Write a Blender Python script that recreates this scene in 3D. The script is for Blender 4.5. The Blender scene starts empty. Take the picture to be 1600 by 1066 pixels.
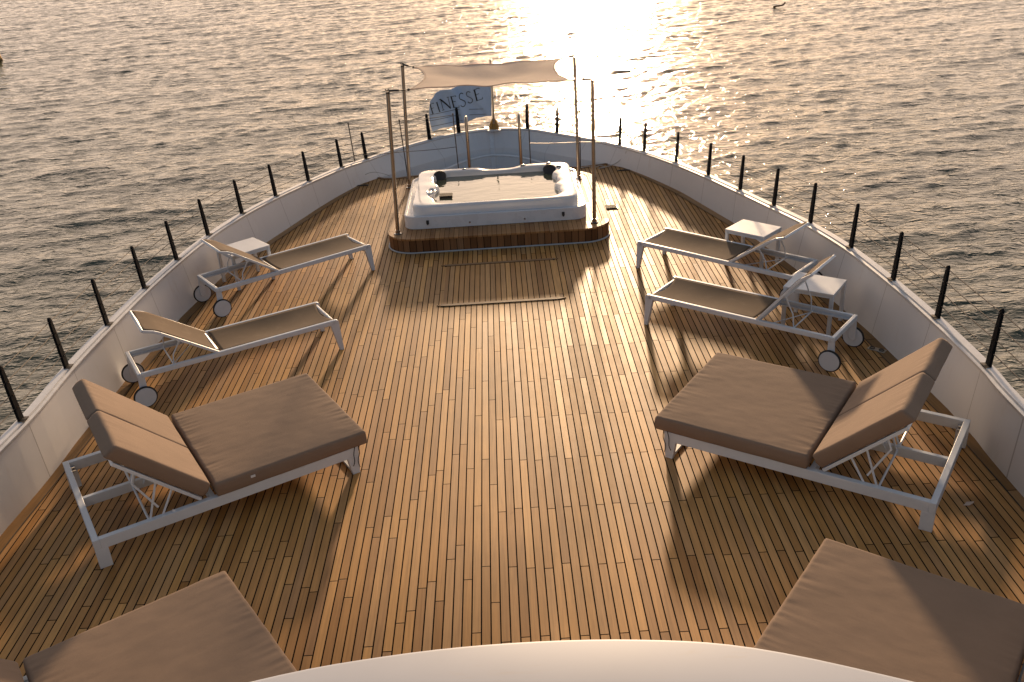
import bpy, bmesh, math, random
import numpy as np
from mathutils import Vector, Matrix, noise
R = math.radians
DUST, TINT = 2.0, (.14, .125, .13, 1)
HZ0, HZM, HZ1 = (7.4, 5.55, 4.25), (6.2, 4.7, 3.55), (.66, .78, .86)
AST = (.46, .72, 1.06)   # sky astern
random.seed(7)
rng = np.random.default_rng(11)
sc = bpy.context.scene
COL = sc.collection

# ------------------------------------------------------------------ node helpers
class NT:
    def __init__(s, name):
        s.m = bpy.data.materials.new(name); s.m.use_nodes = True
        s.t = s.m.node_tree; s.t.nodes.clear()
        s.out = s.n('ShaderNodeOutputMaterial')
    def n(s, typ, **kw):
        nd = s.t.nodes.new(typ)
        for k, v in kw.items(): setattr(nd, k, v)
        return nd
    def l(s, a, b): s.t.links.new(a, b)
    def put(s, inp, v):
        if isinstance(v, bpy.types.NodeSocket): s.l(v, inp)
        elif v is not None: inp.default_value = v
    def math(s, op, a, b=None, c=None, clamp=False):
        nd = s.n('ShaderNodeMath', operation=op, use_clamp=clamp)
        s.put(nd.inputs[0], a)
        if b is not None: s.put(nd.inputs[1], b)
        if c is not None: s.put(nd.inputs[2], c)
        return nd.outputs[0]
    def noise(s, vec, scale=5, detail=3, rough=.5, dist=0.0):
        nd = s.n('ShaderNodeTexNoise'); s.put(nd.inputs['Vector'], vec)
        nd.inputs['Scale'].default_value = scale; nd.inputs['Detail'].default_value = detail
        nd.inputs['Roughness'].default_value = rough; nd.inputs['Distortion'].default_value = dist
        return nd.outputs[0]
    def map(s, vec, scale=(1, 1, 1), loc=(0, 0, 0), rot=(0, 0, 0)):
        nd = s.n('ShaderNodeMapping'); s.put(nd.inputs['Vector'], vec)
        nd.inputs['Scale'].default_value = scale; nd.inputs['Location'].default_value = loc
        nd.inputs['Rotation'].default_value = rot
        return nd.outputs[0]
    def ramp(s, fac, stops):
        nd = s.n('ShaderNodeValToRGB'); s.put(nd.inputs[0], fac)
        cr = nd.color_ramp
        while len(cr.elements) > 1: cr.elements.remove(cr.elements[-1])
        cr.elements[0].position = stops[0][0]; cr.elements[0].color = (*stops[0][1], 1)
        for p, c in stops[1:]:
            e = cr.elements.new(p); e.color = (*c, 1)
        return nd.outputs[0]
    def mix(s, fac, a, b, mode='MIX'):
        nd = s.n('ShaderNodeMix', data_type='RGBA', blend_type=mode)
        s.put(nd.inputs[0], fac); s.put(nd.inputs[6], a if not isinstance(a, tuple) else (*a, 1)); s.put(nd.inputs[7], b if not isinstance(b, tuple) else (*b, 1))
        return nd.outputs[2]
    def obj(s): return s.n('ShaderNodeTexCoord').outputs['Object']
    def uv(s): return s.n('ShaderNodeTexCoord').outputs['UV']
    def sep(s, v):
        nd = s.n('ShaderNodeSeparateXYZ'); s.put(nd.inputs[0], v); return nd.outputs
    def comb(s, x, y, z=0.0):
        nd = s.n('ShaderNodeCombineXYZ'); s.put(nd.inputs[0], x); s.put(nd.inputs[1], y); s.put(nd.inputs[2], z); return nd.outputs[0]
    def bump(s, h, strength=.3, dist=.01, normal=None):
        nd = s.n('ShaderNodeBump'); s.put(nd.inputs['Height'], h)
        nd.inputs['Strength'].default_value = strength; nd.inputs['Distance'].default_value = dist
        if normal is not None: s.l(normal, nd.inputs['Normal'])
        return nd.outputs[0]
    def bsdf(s, color, rough=.5, metal=0.0, normal=None, spec=None, ior=None, coat=None, trans=None, sheen=None):
        nd = s.n('ShaderNodeBsdfPrincipled')
        s.put(nd.inputs['Base Color'], (*color, 1) if isinstance(color, tuple) else color)
        s.put(nd.inputs['Roughness'], rough); s.put(nd.inputs['Metallic'], metal)
        if normal is not None: s.l(normal, nd.inputs['Normal'])
        if spec is not None: s.put(nd.inputs['Specular IOR Level'], spec)
        if ior is not None: s.put(nd.inputs['IOR'], ior)
        if coat is not None: s.put(nd.inputs['Coat Weight'], coat)
        if trans is not None: s.put(nd.inputs['Transmission Weight'], trans)
        if sheen is not None: s.put(nd.inputs['Sheen Weight'], sheen)
        s.l(nd.outputs[0], s.out.inputs[0]); return nd

M = {}
def teak(name, coords, pitch=.0622, length=1.36, joints=True, seam=.0092, dark=(.285, .127, .030), light=(.56, .292, .090), jitter_left=True):
    """planks running along the second coordinate"""
    s = NT(name); v = s.obj() if coords == 'obj' else s.uv()
    x, y, z = s.sep(v)
    xs = s.math('DIVIDE', x, pitch); i = s.math('FLOOR', xs); fx = s.math('FRACT', xs)
    wn = s.n('ShaderNodeTexWhiteNoise', noise_dimensions='1D'); s.l(i, wn.inputs['W']); r1 = wn.outputs['Value']
    if joints:
        par = s.math('MULTIPLY', s.math('MODULO', s.math('ABSOLUTE', i), 2.0), .5)
        amt = s.math('LESS_THAN', x, -.12) if jitter_left else 0.0
        jit = s.math('MULTIPLY', r1, s.math('ADD', s.math('MULTIPLY', amt, .85), .035))
        yy = s.math('ADD', s.math('ADD', s.math('DIVIDE', s.math('ADD', y, .24), length), par), jit)
        j = s.math('FLOOR', yy); fy = s.math('FRACT', yy)
        jm = s.math('GREATER_THAN', fy, 1 - .0075 / length)
    else:
        j = 0.0; jm = None
    wn2 = s.n('ShaderNodeTexWhiteNoise', noise_dimensions='2D'); s.l(s.comb(i, j), wn2.inputs['Vector']); r2 = wn2.outputs['Value']
    wn3 = s.n('ShaderNodeTexWhiteNoise', noise_dimensions='2D'); s.l(s.comb(s.math('ADD', i, 57.3), j), wn3.inputs['Vector']); r3 = wn3.outputs['Value']
    sw = seam / pitch / 2
    sm = s.math('GREATER_THAN', s.math('ABSOLUTE', s.math('SUBTRACT', fx, .5)), .5 - sw)
    if jm is not None: sm = s.math('MAXIMUM', sm, jm)
    off = s.comb(s.math('MULTIPLY', r2, 31.0), s.math('MULTIPLY', r3, 17.0), 0.0)
    add = s.n('ShaderNodeVectorMath', operation='ADD'); s.l(v, add.inputs[0]); s.l(off, add.inputs[1]); vv = add.outputs[0]
    grain = s.noise(s.map(vv, (130, 3.2, 1)), 1.0, 5, .65, .4)
    grain2 = s.noise(s.map(vv, (28, 1.1, 1)), 1.0, 3, .6, 1.2)
    wear = s.noise(s.map(v, (1, 1, 1)), 1.1, 5, .6)
    fine = s.noise(s.map(v, (1, .6, 1)), 9, 4, .7)
    col = s.ramp(r2, [(0, dark), (.35, tuple(.55 * a + .45 * b for a, b in zip(dark, light))), (.8, tuple(.3 * a + .7 * b for a, b in zip(dark, light))), (1, light)])
    greyish = s.mix(s.math('MULTIPLY', s.math('SUBTRACT', r3, .62, clamp=True), 1.1, clamp=True), col, (.42, .265, .145))
    g = s.math('ADD', s.math('MULTIPLY', grain, .55), s.math('MULTIPLY', grain2, .9))
    gl = s.n('ShaderNodeMapRange'); s.l(g, gl.inputs[0]); gl.inputs[1].default_value = .4; gl.inputs[2].default_value = 1.0; gl.inputs[3].default_value = .72; gl.inputs[4].default_value = 1.22
    c2 = s.mix(1.0, greyish, s.comb(gl.outputs[0], gl.outputs[0], gl.outputs[0]), 'MULTIPLY')
    wl = s.n('ShaderNodeMapRange'); s.l(wear, wl.inputs[0]); wl.inputs[1].default_value = .3; wl.inputs[2].default_value = .7; wl.inputs[3].default_value = .84; wl.inputs[4].default_value = 1.12
    c3 = s.mix(1.0, c2, s.comb(wl.outputs[0], wl.outputs[0], wl.outputs[0]), 'MULTIPLY')
    # small water stains and knots
    st = s.math('MULTIPLY', s.math('SUBTRACT', fine, .66, clamp=True), 3.2, clamp=True)
    c4 = s.mix(st, c3, (.12, .06, .025))
    col = s.mix(sm, c4, (.014, .011, .009))
    ro = s.math('ADD', s.math('MULTIPLY', s.math('ADD', fine, r3), .12), .42)
    h = s.math('SUBTRACT', s.math('MULTIPLY', grain, .25), s.math('MULTIPLY', sm, 1.0))
    h = s.math('ADD', h, s.math('MULTIPLY', r2, .5))
    s.bsdf(col, ro, normal=s.bump(h, .35, .003), spec=s.math('MULTIPLY', s.math('SUBTRACT', 1.0, sm), .26))
    return s.m
M['deck'] = teak('teak_deck', 'obj')
M['hatch'] = teak('teak_hatch', 'obj', joints=False, seam=.0085, light=(.56, .292, .090), dark=(.285, .127, .030))
M['margin'] = teak('teak_margin', 'uv', pitch=.13, length=2.6, seam=.002, dark=(.22, .115, .036), light=(.36, .205, .085), jitter_left=False)
M['platform'] = teak('teak_platform', 'obj', pitch=.0622, length=1.5, seam=.004, dark=(.26, .12, .04), light=(.43, .23, .09), jitter_left=False)
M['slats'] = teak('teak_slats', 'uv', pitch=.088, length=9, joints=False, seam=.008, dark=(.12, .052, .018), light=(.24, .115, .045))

def simple(name, col, rough=.4, metal=0.0, nscale=8, namt=.12, bump=0.0, bscale=60, spec=None, coat=None, dirt=None):
    s = NT(name); v = s.obj()
    n = s.noise(v, nscale, 4, .6)
    mr = s.n('ShaderNodeMapRange'); s.l(n, mr.inputs[0]); mr.inputs[1].default_value = .25; mr.inputs[2].default_value = .75
    mr.inputs[3].default_value = 1 - namt; mr.inputs[4].default_value = 1 + namt * .4
    f = mr.outputs[0]
    c = s.mix(1.0, (*col,), s.comb(f, f, f), 'MULTIPLY')
    if dirt:
        d = s.noise(s.map(v, dirt[1]), dirt[2], 5, .7)
        c = s.mix(s.math('MULTIPLY', s.math('SUBTRACT', d, dirt[3], clamp=True), 4.0, clamp=True), c, dirt[0])
    ro = s.math('ADD', s.math('MULTIPLY', n, .2), rough - .1)
    nm = s.bump(s.noise(v, bscale, 3, .6), bump, .002) if bump else None
    s.bsdf(c, ro, metal, normal=nm, spec=spec, coat=coat)
    return s.m
M['white'] = simple('white_powder_coat', (.60, .635, .67), .38, bump=.08, bscale=300, namt=.06)
M['table'] = simple('white_table_top', (.70, .70, .70), .42, namt=.08, nscale=5)
M['black'] = simple('black_paint', (.004, .004, .005), .6, namt=.2, spec=.15)
M['rubber'] = simple('black_rubber', (.018, .017, .016), .75)
M['steel'] = simple('brushed_steel', (.42, .36, .29), .30, 1.0, namt=.15, nscale=12)
M['wire'] = simple('steel_wire', (.10, .085, .07), .5, .6)
M['thin'] = simple('dark_steel_rod', (.10, .085, .07), .4, .8)
M['acrylic'] = simple('white_acrylic', (.74, .75, .75), .16, namt=.05, nscale=4, coat=.3)
M['skirt'] = simple('white_gelcoat', (.70, .71, .72), .28, namt=.07, nscale=4)
M['pillow'] = simple('black_headrest', (.022, .022, .024), .5)
M['chrome'] = simple('grey_chrome', (.35, .34, .33), .22, 1.0)
M['grille'] = simple('dark_grille', (.02, .014, .010), .5)
M['brass'] = simple('weathered_brass', (.40, .27, .10), .42, 1.0, namt=.3)
M['webbing'] = simple('dark_webbing', (.03, .025, .022), .8)
M['roofpaint'] = simple('white_roof_paint', (.45, .475, .53), .5, namt=.10, nscale=1.6, dirt=((.42, .40, .39), (1, 5, 1), 3.0, .60))
M['hull'] = simple('white_hull_paint', (.66, .67, .68), .25)
M['caprail'] = simple('white_cap_paint', (.68, .67, .66), .42, namt=.14, nscale=14, dirt=((.36, .28, .20), (1, 1, 1), 7.0, .64))
M['fgdeck'] = simple('grey_foredeck_paint', (.42, .45, .47), .55)
M['buoy'] = simple('yellow_buoy', (.55, .33, .05), .5, namt=.3)
M['wood'] = simple('wet_driftwood', (.20, .09, .03), .6, namt=.3)
M['paper'] = simple('dry_leaf', (.60, .46, .36), .7)
M['trim'] = simple('teak_trim', (.235, .125, .048), .55, namt=.25, nscale=20)
M['rope'] = simple('grey_rope', (.45, .42, .38), .8)

def wallmat():
    s = NT('bulwark_paint'); u, w, _ = s.sep(s.uv()); v = s.obj()
    n = s.noise(v, 1.5, 5, .6); n2 = s.noise(s.map(v, (1, 1, .25)), 9, 5, .65)
    f = s.math('ADD', s.math('MULTIPLY', n, .16), .90)
    c = s.mix(1.0, (.70, .685, .67), s.comb(f, f, f), 'MULTIPLY')
    d = s.math('MULTIPLY', s.math('SUBTRACT', n2, .60, clamp=True), 2.0, clamp=True)
    c = s.mix(d, c, (.50, .42, .33))
    # rust and grime line just beneath the cap
    e = s.math('MULTIPLY', s.math('GREATER_THAN', w, .955), s.math('MULTIPLY', s.math('SUBTRACT', s.noise(v, 16, 4, .7), .42, clamp=True), 3.0, clamp=True))
    c = s.mix(e, c, (.34, .23, .14))
    fu = s.math('FRACT', s.math('ADD', u, .5))
    line = s.math('LESS_THAN', s.math('ABSOLUTE', s.math('SUBTRACT', fu, .5)), .0045)
    c = s.mix(s.math('MULTIPLY', line, .5), c, (.14, .11, .09))
    h = s.math('SUBTRACT', s.math('MULTIPLY', n, 2.0), line)
    s.bsdf(c, .36, normal=s.bump(h, .25, .006)); return s.m
M['wall'] = wallmat()

def fabric(name, col, weave=900, wr=.5, rough=.9, transl=0.0, stain=None, bumpd=.004):
    s = NT(name); v = s.obj()
    n = s.noise(v, 3.0, 5, .6); f = s.math('ADD', s.math('MULTIPLY', n, .28), .86)
    c = s.mix(1.0, col, s.comb(f, f, f), 'MULTIPLY')
    n3 = s.noise(v, weave, 2, .5)
    f3 = s.math('ADD', s.math('MULTIPLY', n3, .3), .85)
    c = s.mix(1.0, c, s.comb(f3, f3, f3), 'MULTIPLY')
    if stain:
        d = s.noise(v, 6, 6, .7)
        c = s.mix(s.math('MULTIPLY', s.math('SUBTRACT', d, .54, clamp=True), 2.2, clamp=True), c, stain)
    h = s.math('ADD', s.math('MULTIPLY', s.noise(s.map(v, (2.2, 9, 1)), 2.2, 4, .55, .6), wr), s.math('MULTIPLY', n3, .08))
    nd = s.bsdf(c, rough, normal=s.bump(h, .7, bumpd), spec=.12, sheen=.05)
    if transl:
        tr = s.n('ShaderNodeBsdfTranslucent'); s.l(c, tr.inputs[0])
        mx = s.n('ShaderNodeMixShader'); mx.inputs[0].default_value = transl
        s.l(nd.outputs[0], mx.inputs[1]); s.l(tr.outputs[0], mx.inputs[2]); s.l(mx.outputs[0], s.out.inputs[0])
    return s.m
M['cushion'] = fabric('taupe_canvas', (.225, .158, .112), wr=.25, bumpd=.006)
M['sling'] = fabric('taupe_mesh_sling', (.155, .110, .072), wr=.1, rough=.95, transl=.12, stain=(.24, .18, .12), bumpd=.002)
M['sail'] = fabric('beige_shade_sail', (.80, .68, .57), wr=.4, transl=.45, bumpd=.01)
M['flag'] = fabric('white_flag_cloth', (.50, .60, .74), wr=.3, transl=.22, bumpd=.01)
M['letter'] = simple('black_flag_print', (.015, .015, .018), .8)

# ------------------------------------------------------------------ mesh helpers
class MB:
    def __init__(s): s.v = []; s.f = []; s.uv = []; s.useuv = False
    def add(s, vs, fs, uvs=None):
        o = len(s.v); s.v += [tuple(p) for p in vs]; s.f += [tuple(i + o for i in f) for f in fs]
        if uvs is not None: s.useuv = True; s.uv += uvs
        else: s.uv += [[(0, 0)] * len(f) for f in fs]
        return s
    def box(s, a, b, mat=None):
        (x0, y0, z0), (x1, y1, z1) = a, b
        vs = [Vector(p) for p in [(x0, y0, z0), (x1, y0, z0), (x1, y1, z0), (x0, y1, z0), (x0, y0, z1), (x1, y0, z1), (x1, y1, z1), (x0, y1, z1)]]
        if mat is not None: vs = [mat @ p for p in vs]
        return s.add(vs, [(0, 3, 2, 1), (4, 5, 6, 7), (0, 1, 5, 4), (1, 2, 6, 5), (2, 3, 7, 6), (3, 0, 4, 7)])
    def bar(s, a, b, w, h, up=(0, 0, 1)):
        a = Vector(a); b = Vector(b); d = b - a; L = d.length; d.normalize()
        up = Vector(up); sd = d.cross(up)
        if sd.length < 1e-4: sd = d.cross(Vector((1, 0, 0)))
        sd.normalize(); u = sd.cross(d)
        m = Matrix((( d.x, sd.x, u.x, a.x), (d.y, sd.y, u.y, a.y), (d.z, sd.z, u.z, a.z), (0, 0, 0, 1)))
        return s.box((0, -w / 2, -h / 2), (L, w / 2, h / 2), m)
    def tube(s, pts, r, n=8, closed=False):
        pts = [Vector(p) for p in pts]; rings = []; N = len(pts)
        rs = r if isinstance(r, (list, tuple)) else [r] * N
        prev = None
        for i, p in enumerate(pts):
            if closed: d = pts[(i + 1) % N] - pts[i - 1]
            else: d = pts[min(i + 1, N - 1)] - pts[max(i - 1, 0)]
            d.normalize()
            ref = Vector((0, 0, 1)) if abs(d.z) < .9 else Vector((1, 0, 0))
            if prev is not None and abs(prev.dot(d)) < .9: ref = prev
            sd = d.cross(ref).normalized(); u = sd.cross(d); prev = u
            rings.append([p + rs[i] * (math.cos(t) * sd + math.sin(t) * u) for t in [2 * math.pi * k / n for k in range(n)]])
        vs = [q for rg in rings for q in rg]; fs = []
        for i in range(N if closed else N - 1):
            a = i * n; b = ((i + 1) % N) * n
            for k in range(n): fs.append((a + k, a + (k + 1) % n, b + (k + 1) % n, b + k))
        if not closed: fs += [tuple(range(n))[::-1], tuple(range((N - 1) * n, N * n))]
        return s.add(vs, fs)
    def cyl(s, a, b, r, n=20, r2=None): return s.tube([a, b], [r, r if r2 is None else r2], n)
    def prism(s, poly, z0, z1, mat=None):
        n = len(poly); vs = [Vector((x, y, z0)) for x, y in poly] + [Vector((x, y, z1)) for x, y in poly]
        if mat is not None: vs = [mat @ p for p in vs]
        return s.add(vs, [tuple(range(n))[::-1], tuple(range(n, 2 * n))] + [(i, (i + 1) % n, n + (i + 1) % n, n + i) for i in range(n)])
    def loft(s, rings, closed=True, cap0=False, cap1=False):
        n = len(rings[0]); vs = [q for r in rings for q in r]; fs = []
        for i in range(len(rings) - 1):
            for k in range(n if closed else n - 1):
                fs.append((i * n + k, i * n + (k + 1) % n, (i + 1) * n + (k + 1) % n, (i + 1) * n + k))
        if cap0: fs.append(tuple(range(n))[::-1])
        if cap1: fs.append(tuple(range((len(rings) - 1) * n, len(rings) * n)))
        return s.add(vs, fs)
    def build(s, name, mat, parent=None, smooth=False, bevel=0, seg=2, loc=None, solid=0):
        me = bpy.data.meshes.new(name); me.from_pydata(s.v, [], s.f)
        if s.useuv:
            ul = me.uv_layers.new(name='UVMap'); k = 0
            for fu in s.uv:
                for c in fu: ul.data[k].uv = c; k += 1
        bm = bmesh.new(); bm.from_mesh(me); bmesh.ops.recalc_face_normals(bm, faces=bm.faces); bm.to_mesh(me); bm.free()
        me.materials.append(mat)
        if smooth: me.polygons.foreach_set('use_smooth', [True] * len(me.polygons))
        o = bpy.data.objects.new(name, me); COL.objects.link(o)
        if parent is not None: o.parent = parent
        if loc is not None: o.location = loc
        if solid:
            md = o.modifiers.new('Solid', 'SOLIDIFY'); md.thickness = solid; md.offset = 0
        if bevel:
            md = o.modifiers.new('Bevel', 'BEVEL'); md.width = bevel; md.segments = seg; md.limit_method = 'ANGLE'; md.angle_limit = R(35)
            md.harden_normals = False
        if smooth or bevel:
            try:
                me.polygons.foreach_set('use_smooth', [True] * len(me.polygons))
                me.set_sharp_from_angle(angle=R(38))
            except Exception: pass
        return o
def tag(o, label=None, cat=None, group=None, kind=None):
    if label: o['label'] = label
    if cat: o['category'] = cat
    if group: o['group'] = group
    if kind: o['kind'] = kind
    return o
def empty(name, loc=(0, 0, 0), rz=0):
    o = bpy.data.objects.new(name, None); COL.objects.link(o); o.location = loc; o.rotation_euler = (0, 0, rz); o.empty_display_size = .2
    return o
def copy_tree(o, parent=None):
    c = o.copy(); COL.objects.link(c)
    if parent is not None: c.parent = parent
    for ch in list(o.children): copy_tree(ch, c)
    return c
def catmull(P, per=6):
    P = [Vector(p) for p in P]; out = []
    for i in range(len(P) - 1):
        p0 = P[max(i - 1, 0)]; p1 = P[i]; p2 = P[i + 1]; p3 = P[min(i + 2, len(P) - 1)]
        for k in range(per):
            t = k / per
            out.append(.5 * ((2 * p1) + (p2 - p0) * t + (2 * p0 - 5 * p1 + 4 * p2 - p3) * t * t + (3 * p1 - p0 - 3 * p2 + p3) * t ** 3))
    out.append(P[-1]); return out

# ------------------------------------------------------------------ world, sun, camera
SUN_EL, SUN_AZ = R(12.0), R(6.0)      # azimuth from the bow (+Y) towards starboard (+X)
w = bpy.data.worlds.new('World'); sc.world = w; w.use_nodes = True
wt = w.node_tree; wt.nodes.clear()
sky = wt.nodes.new('ShaderNodeTexSky'); sky.sky_type = 'NISHITA'; sky.sun_disc = False
sky.sun_elevation = SUN_EL; sky.sun_rotation = SUN_AZ; sky.altitude = 0; sky.air_density = 1.0; sky.dust_density = DUST; sky.ozone_density = 1.0
warm = wt.nodes.new('ShaderNodeMix'); warm.data_type = 'RGBA'; warm.blend_type = 'MULTIPLY'; warm.inputs[0].default_value = 1.0
warm.inputs[7].default_value = TINT
bg = wt.nodes.new('ShaderNodeBackground'); bg.inputs[1].default_value = .15
wo = wt.nodes.new('ShaderNodeOutputWorld')
wt.links.new(sky.outputs[0], warm.inputs[6]); 
# evening haze: a pale band low in the sky that thins out overhead, a little stronger ahead than astern
tc = wt.nodes.new('ShaderNodeTexCoord'); sp = wt.nodes.new('ShaderNodeSeparateXYZ'); wt.links.new(tc.outputs['Generated'], sp.inputs[0])
def wm(op, a, b, cl=False):
    nd = wt.nodes.new('ShaderNodeMath'); nd.operation = op; nd.use_clamp = cl
    for k, v in enumerate((a, b)):
        if isinstance(v, bpy.types.NodeSocket): wt.links.new(v, nd.inputs[k])
        elif v is not None: nd.inputs[k].default_value = v
    return nd.outputs[0]
el = wm('MULTIPLY', sp.outputs[2], 1.25, True); el = wm('POWER', el, .8)
hz = wt.nodes.new('ShaderNodeValToRGB'); wt.links.new(wm('MULTIPLY', sp.outputs[2], 1.0, True), hz.inputs[0]); cr = hz.color_ramp
cr.elements[0].position = 0; cr.elements[0].color = (*[c / 8 for c in HZ0], 1); cr.elements[1].position = .66; cr.elements[1].color = (*[c / 8 for c in HZ1], 1)
e_ = cr.elements.new(.38); e_.color = (*[c / 8 for c in HZM], 1)
az = wm('ADD', 8.0, 0.0)
fa = wt.nodes.new('ShaderNodeMapRange'); fa.interpolation_type = 'SMOOTHSTEP'; wt.links.new(sp.outputs[1], fa.inputs[0]); fa.inputs[1].default_value = -.45; fa.inputs[2].default_value = .75
am = wt.nodes.new('ShaderNodeMix'); am.data_type = 'RGBA'; wt.links.new(fa.outputs[0], am.inputs[0]); am.inputs[6].default_value = (*[c / 8 for c in AST], 1); wt.links.new(hz.outputs[0], am.inputs[7])
hs_ = wt.nodes.new('ShaderNodeVectorMath'); hs_.operation = 'SCALE'; wt.links.new(am.outputs[2], hs_.inputs[0]); wt.links.new(az, hs_.inputs[3])
ad = wt.nodes.new('ShaderNodeVectorMath'); ad.operation = 'ADD'; wt.links.new(warm.outputs[2], ad.inputs[0]); wt.links.new(hs_.outputs[0], ad.inputs[1])
wt.links.new(ad.outputs[0], bg.inputs[0]); wt.links.new(bg.outputs[0], wo.inputs[0])
ld = bpy.data.lights.new('sun', 'SUN'); ld.energy = 4.0; ld.angle = R(3.2); ld.color = (1.0, .70, .43)
sun = bpy.data.objects.new('sun', ld); COL.objects.link(sun)
sd = Vector((math.sin(SUN_AZ) * math.cos(SUN_EL), math.cos(SUN_AZ) * math.cos(SUN_EL), math.sin(SUN_EL)))
sun.rotation_euler = sd.to_track_quat('Z', 'Y').to_euler(); sun.location = sd * 40
cd = bpy.data.cameras.new('camera'); cam = bpy.data.objects.new('camera', cd); COL.objects.link(cam); sc.camera = cam
cd.sensor_width = 36; cd.lens = 1468.395 / 1600 * 36; cd.clip_end = 20000; cd.clip_start = .05
rr = Vector((0.9980244, -0.02743436, -0.05652129)); uu = Vector((0.06282747, 0.43715381, 0.89718964)); ff = Vector((0, .898968244, -.438013798))
cam.matrix_world = Matrix(((rr.x, uu.x, -ff.x, 0), (rr.y, uu.y, -ff.y, 0), (rr.z, uu.z, -ff.z, 4.27589), (0, 0, 0, 1)))
sc.view_settings.view_transform = 'Standard'; sc.view_settings.look = 'None'; sc.view_settings.gamma = 1
sc.view_settings.exposure = 0.62
sc.cycles.max_bounces = 8; sc.cycles.sample_clamp_indirect = 6

# ------------------------------------------------------------------ water
WZ = -2.8
def build_water():
    def axis(lo, hi, step, far, n=26):
        core = np.arange(lo, hi + 1e-6, step)
        g = np.geomspace(step, far, n)
        a = lo - np.cumsum(g)[::-1]; b = hi + np.cumsum(g)
        return np.concatenate([a, core, b])
    xs = axis(-52, 44, .125, 700); ys = axis(2, 98, .115, 700)
    X, Y = np.meshgrid(xs, ys); Z = np.zeros_like(X); DX = np.zeros_like(X); DY = np.zeros_like(X)
    fade = np.clip(1 - (np.maximum(np.abs(X) - 52, 0) + np.maximum(Y - 98, 0) + np.maximum(2 - Y, 0)) / 20, 0, 1)
    for k in range(110):
        lam = .33 * (4.2 / .33) ** (rng.random() ** 1.5)
        th = R(90 + 10) + rng.normal(0, R(27))
        kk = 2 * math.pi / lam
        slope = .0255 * (1.0 if lam < 1.3 else .50) * (.6 + .8 * rng.random())
        a = slope / kk; ph = rng.random() * 6.283
        arg = kk * (X * math.cos(th) + Y * math.sin(th)) + ph
        # groups of waves: slow modulation along and across
        mod = .65 + .55 * np.sin(X * rng.normal(0, .5) / lam + Y * rng.normal(0, .5) / lam + rng.random() * 6.28)
        s_, c_ = np.sin(arg) * mod, np.cos(arg) * mod
        Z += a * c_; DX -= 1.25 * a * math.cos(th) * s_; DY -= 1.25 * a * math.sin(th) * s_
    X2 = X + DX * fade; Y2 = Y + DY * fade; Z2 = WZ + Z * fade
    ny, nx = X.shape
    co = np.stack([X2, Y2, Z2], -1).reshape(-1, 3).astype(np.float32)
    idx = np.arange(ny * nx).reshape(ny, nx)
    q = np.stack([idx[:-1, :-1], idx[:-1, 1:], idx[1:, 1:], idx[1:, :-1]], -1).reshape(-1, 4)
    me = bpy.data.meshes.new('water'); me.vertices.add(len(co)); me.vertices.foreach_set('co', co.ravel())
    me.loops.add(q.size); me.loops.foreach_set('vertex_index', q.ravel().astype(np.int32))
    me.polygons.add(len(q)); me.polygons.foreach_set('loop_start', (np.arange(len(q)) * 4).astype(np.int32))
    me.polygons.foreach_set('loop_total', np.full(len(q), 4, np.int32)); me.polygons.foreach_set('use_smooth', np.ones(len(q), bool))
    me.update(calc_edges=True)
    s = NT('sea_water'); v = s.obj()
    h1 = s.noise(s.map(v, (1.0, 2.3, 1), rot=(0, 0, R(-8))), 1.9, 3, .55, .5)
    h2 = s.noise(s.map(v, (1.1, 2.6, 1), rot=(0, 0, R(12))), 5.2, 3, .55, .4)
    rd = lambda q: s.math('SUBTRACT', 1.0, s.math('ABSOLUTE', s.math('MULTIPLY_ADD', q, 2.0, -1.0)))
    h3 = s.noise(s.map(v, (1.0, 2.1, 1), rot=(0, 0, R(3)), loc=(7, 3, 0)), 3.1, 2, .5, .6)
    pk = lambda q, t, g: s.math('POWER', s.math('MULTIPLY', s.math('SUBTRACT', q, t, clamp=True), g, clamp=True), 1.4)
    h = s.math('ADD', s.math('ADD', s.math('MULTIPLY', h1, .45), s.math('MULTIPLY', rd(h1), .18)), s.math('ADD', s.math('MULTIPLY', h2, .12), s.math('MULTIPLY', pk(h3, .50, 3.0), .32)))
    s.bsdf((.032, .037, .012), .08, normal=s.bump(h, 1.0, .092), ior=1.52)
    me.materials.append(s.m)
    o = bpy.data.objects.new('water', me); COL.objects.link(o); tag(o, kind='structure')
    return o
build_water()

# ------------------------------------------------------------------ hull lines (top edge of the bulwark and deck edge)
TL = [(-4.085, 5.2, .545), (-3.985, 6.716, .545), (-3.985, 7.651, .545), (-3.95, 8.571, .54), (-3.895, 9.528, .53), (-3.80, 10.389, .522), (-3.668, 11.267, .503), (-3.454, 12.155, .478), (-3.175, 12.987, .445), (-2.856, 13.827, .398), (-2.49, 14.719, .343), (-2.172, 15.30, .295)]
TR = [(3.72, 5.864, .55), (3.755, 6.599, .552), (3.748, 7.524, .558), (3.698, 8.404, .565), (3.615, 9.334, .56), (3.474, 10.261, .526), (3.296, 11.12, .472), (3.095, 11.994, .424), (2.86, 12.862, .388), (2.575, 13.763, .351), (2.232, 14.632, .313), (1.92, 15.20, .29)]
STL_L = [1, 2, 3, 4, 5, 6, 7, 8, 9, 10, 11]; STL_R = [1, 2, 3, 4, 5, 6, 7, 8, 9, 10, 11]
BOW = [(-1.754, 15.84, .29), (-1.19, 16.385, .29), (-.692, 16.723, .29), (-.141, 16.88, .29), (.487, 16.724, .29), (.973, 16.286, .29), (1.49, 15.76, .29)]
DLp = [(-4.01, 5.9), (-3.95, 7.05), (-3.90, 8.387), (-3.78, 9.922), (-3.60, 11.173), (-3.30, 12.342), (-2.80, 13.804), (-2.36, 14.922), (-2.163, 15.30)]
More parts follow.
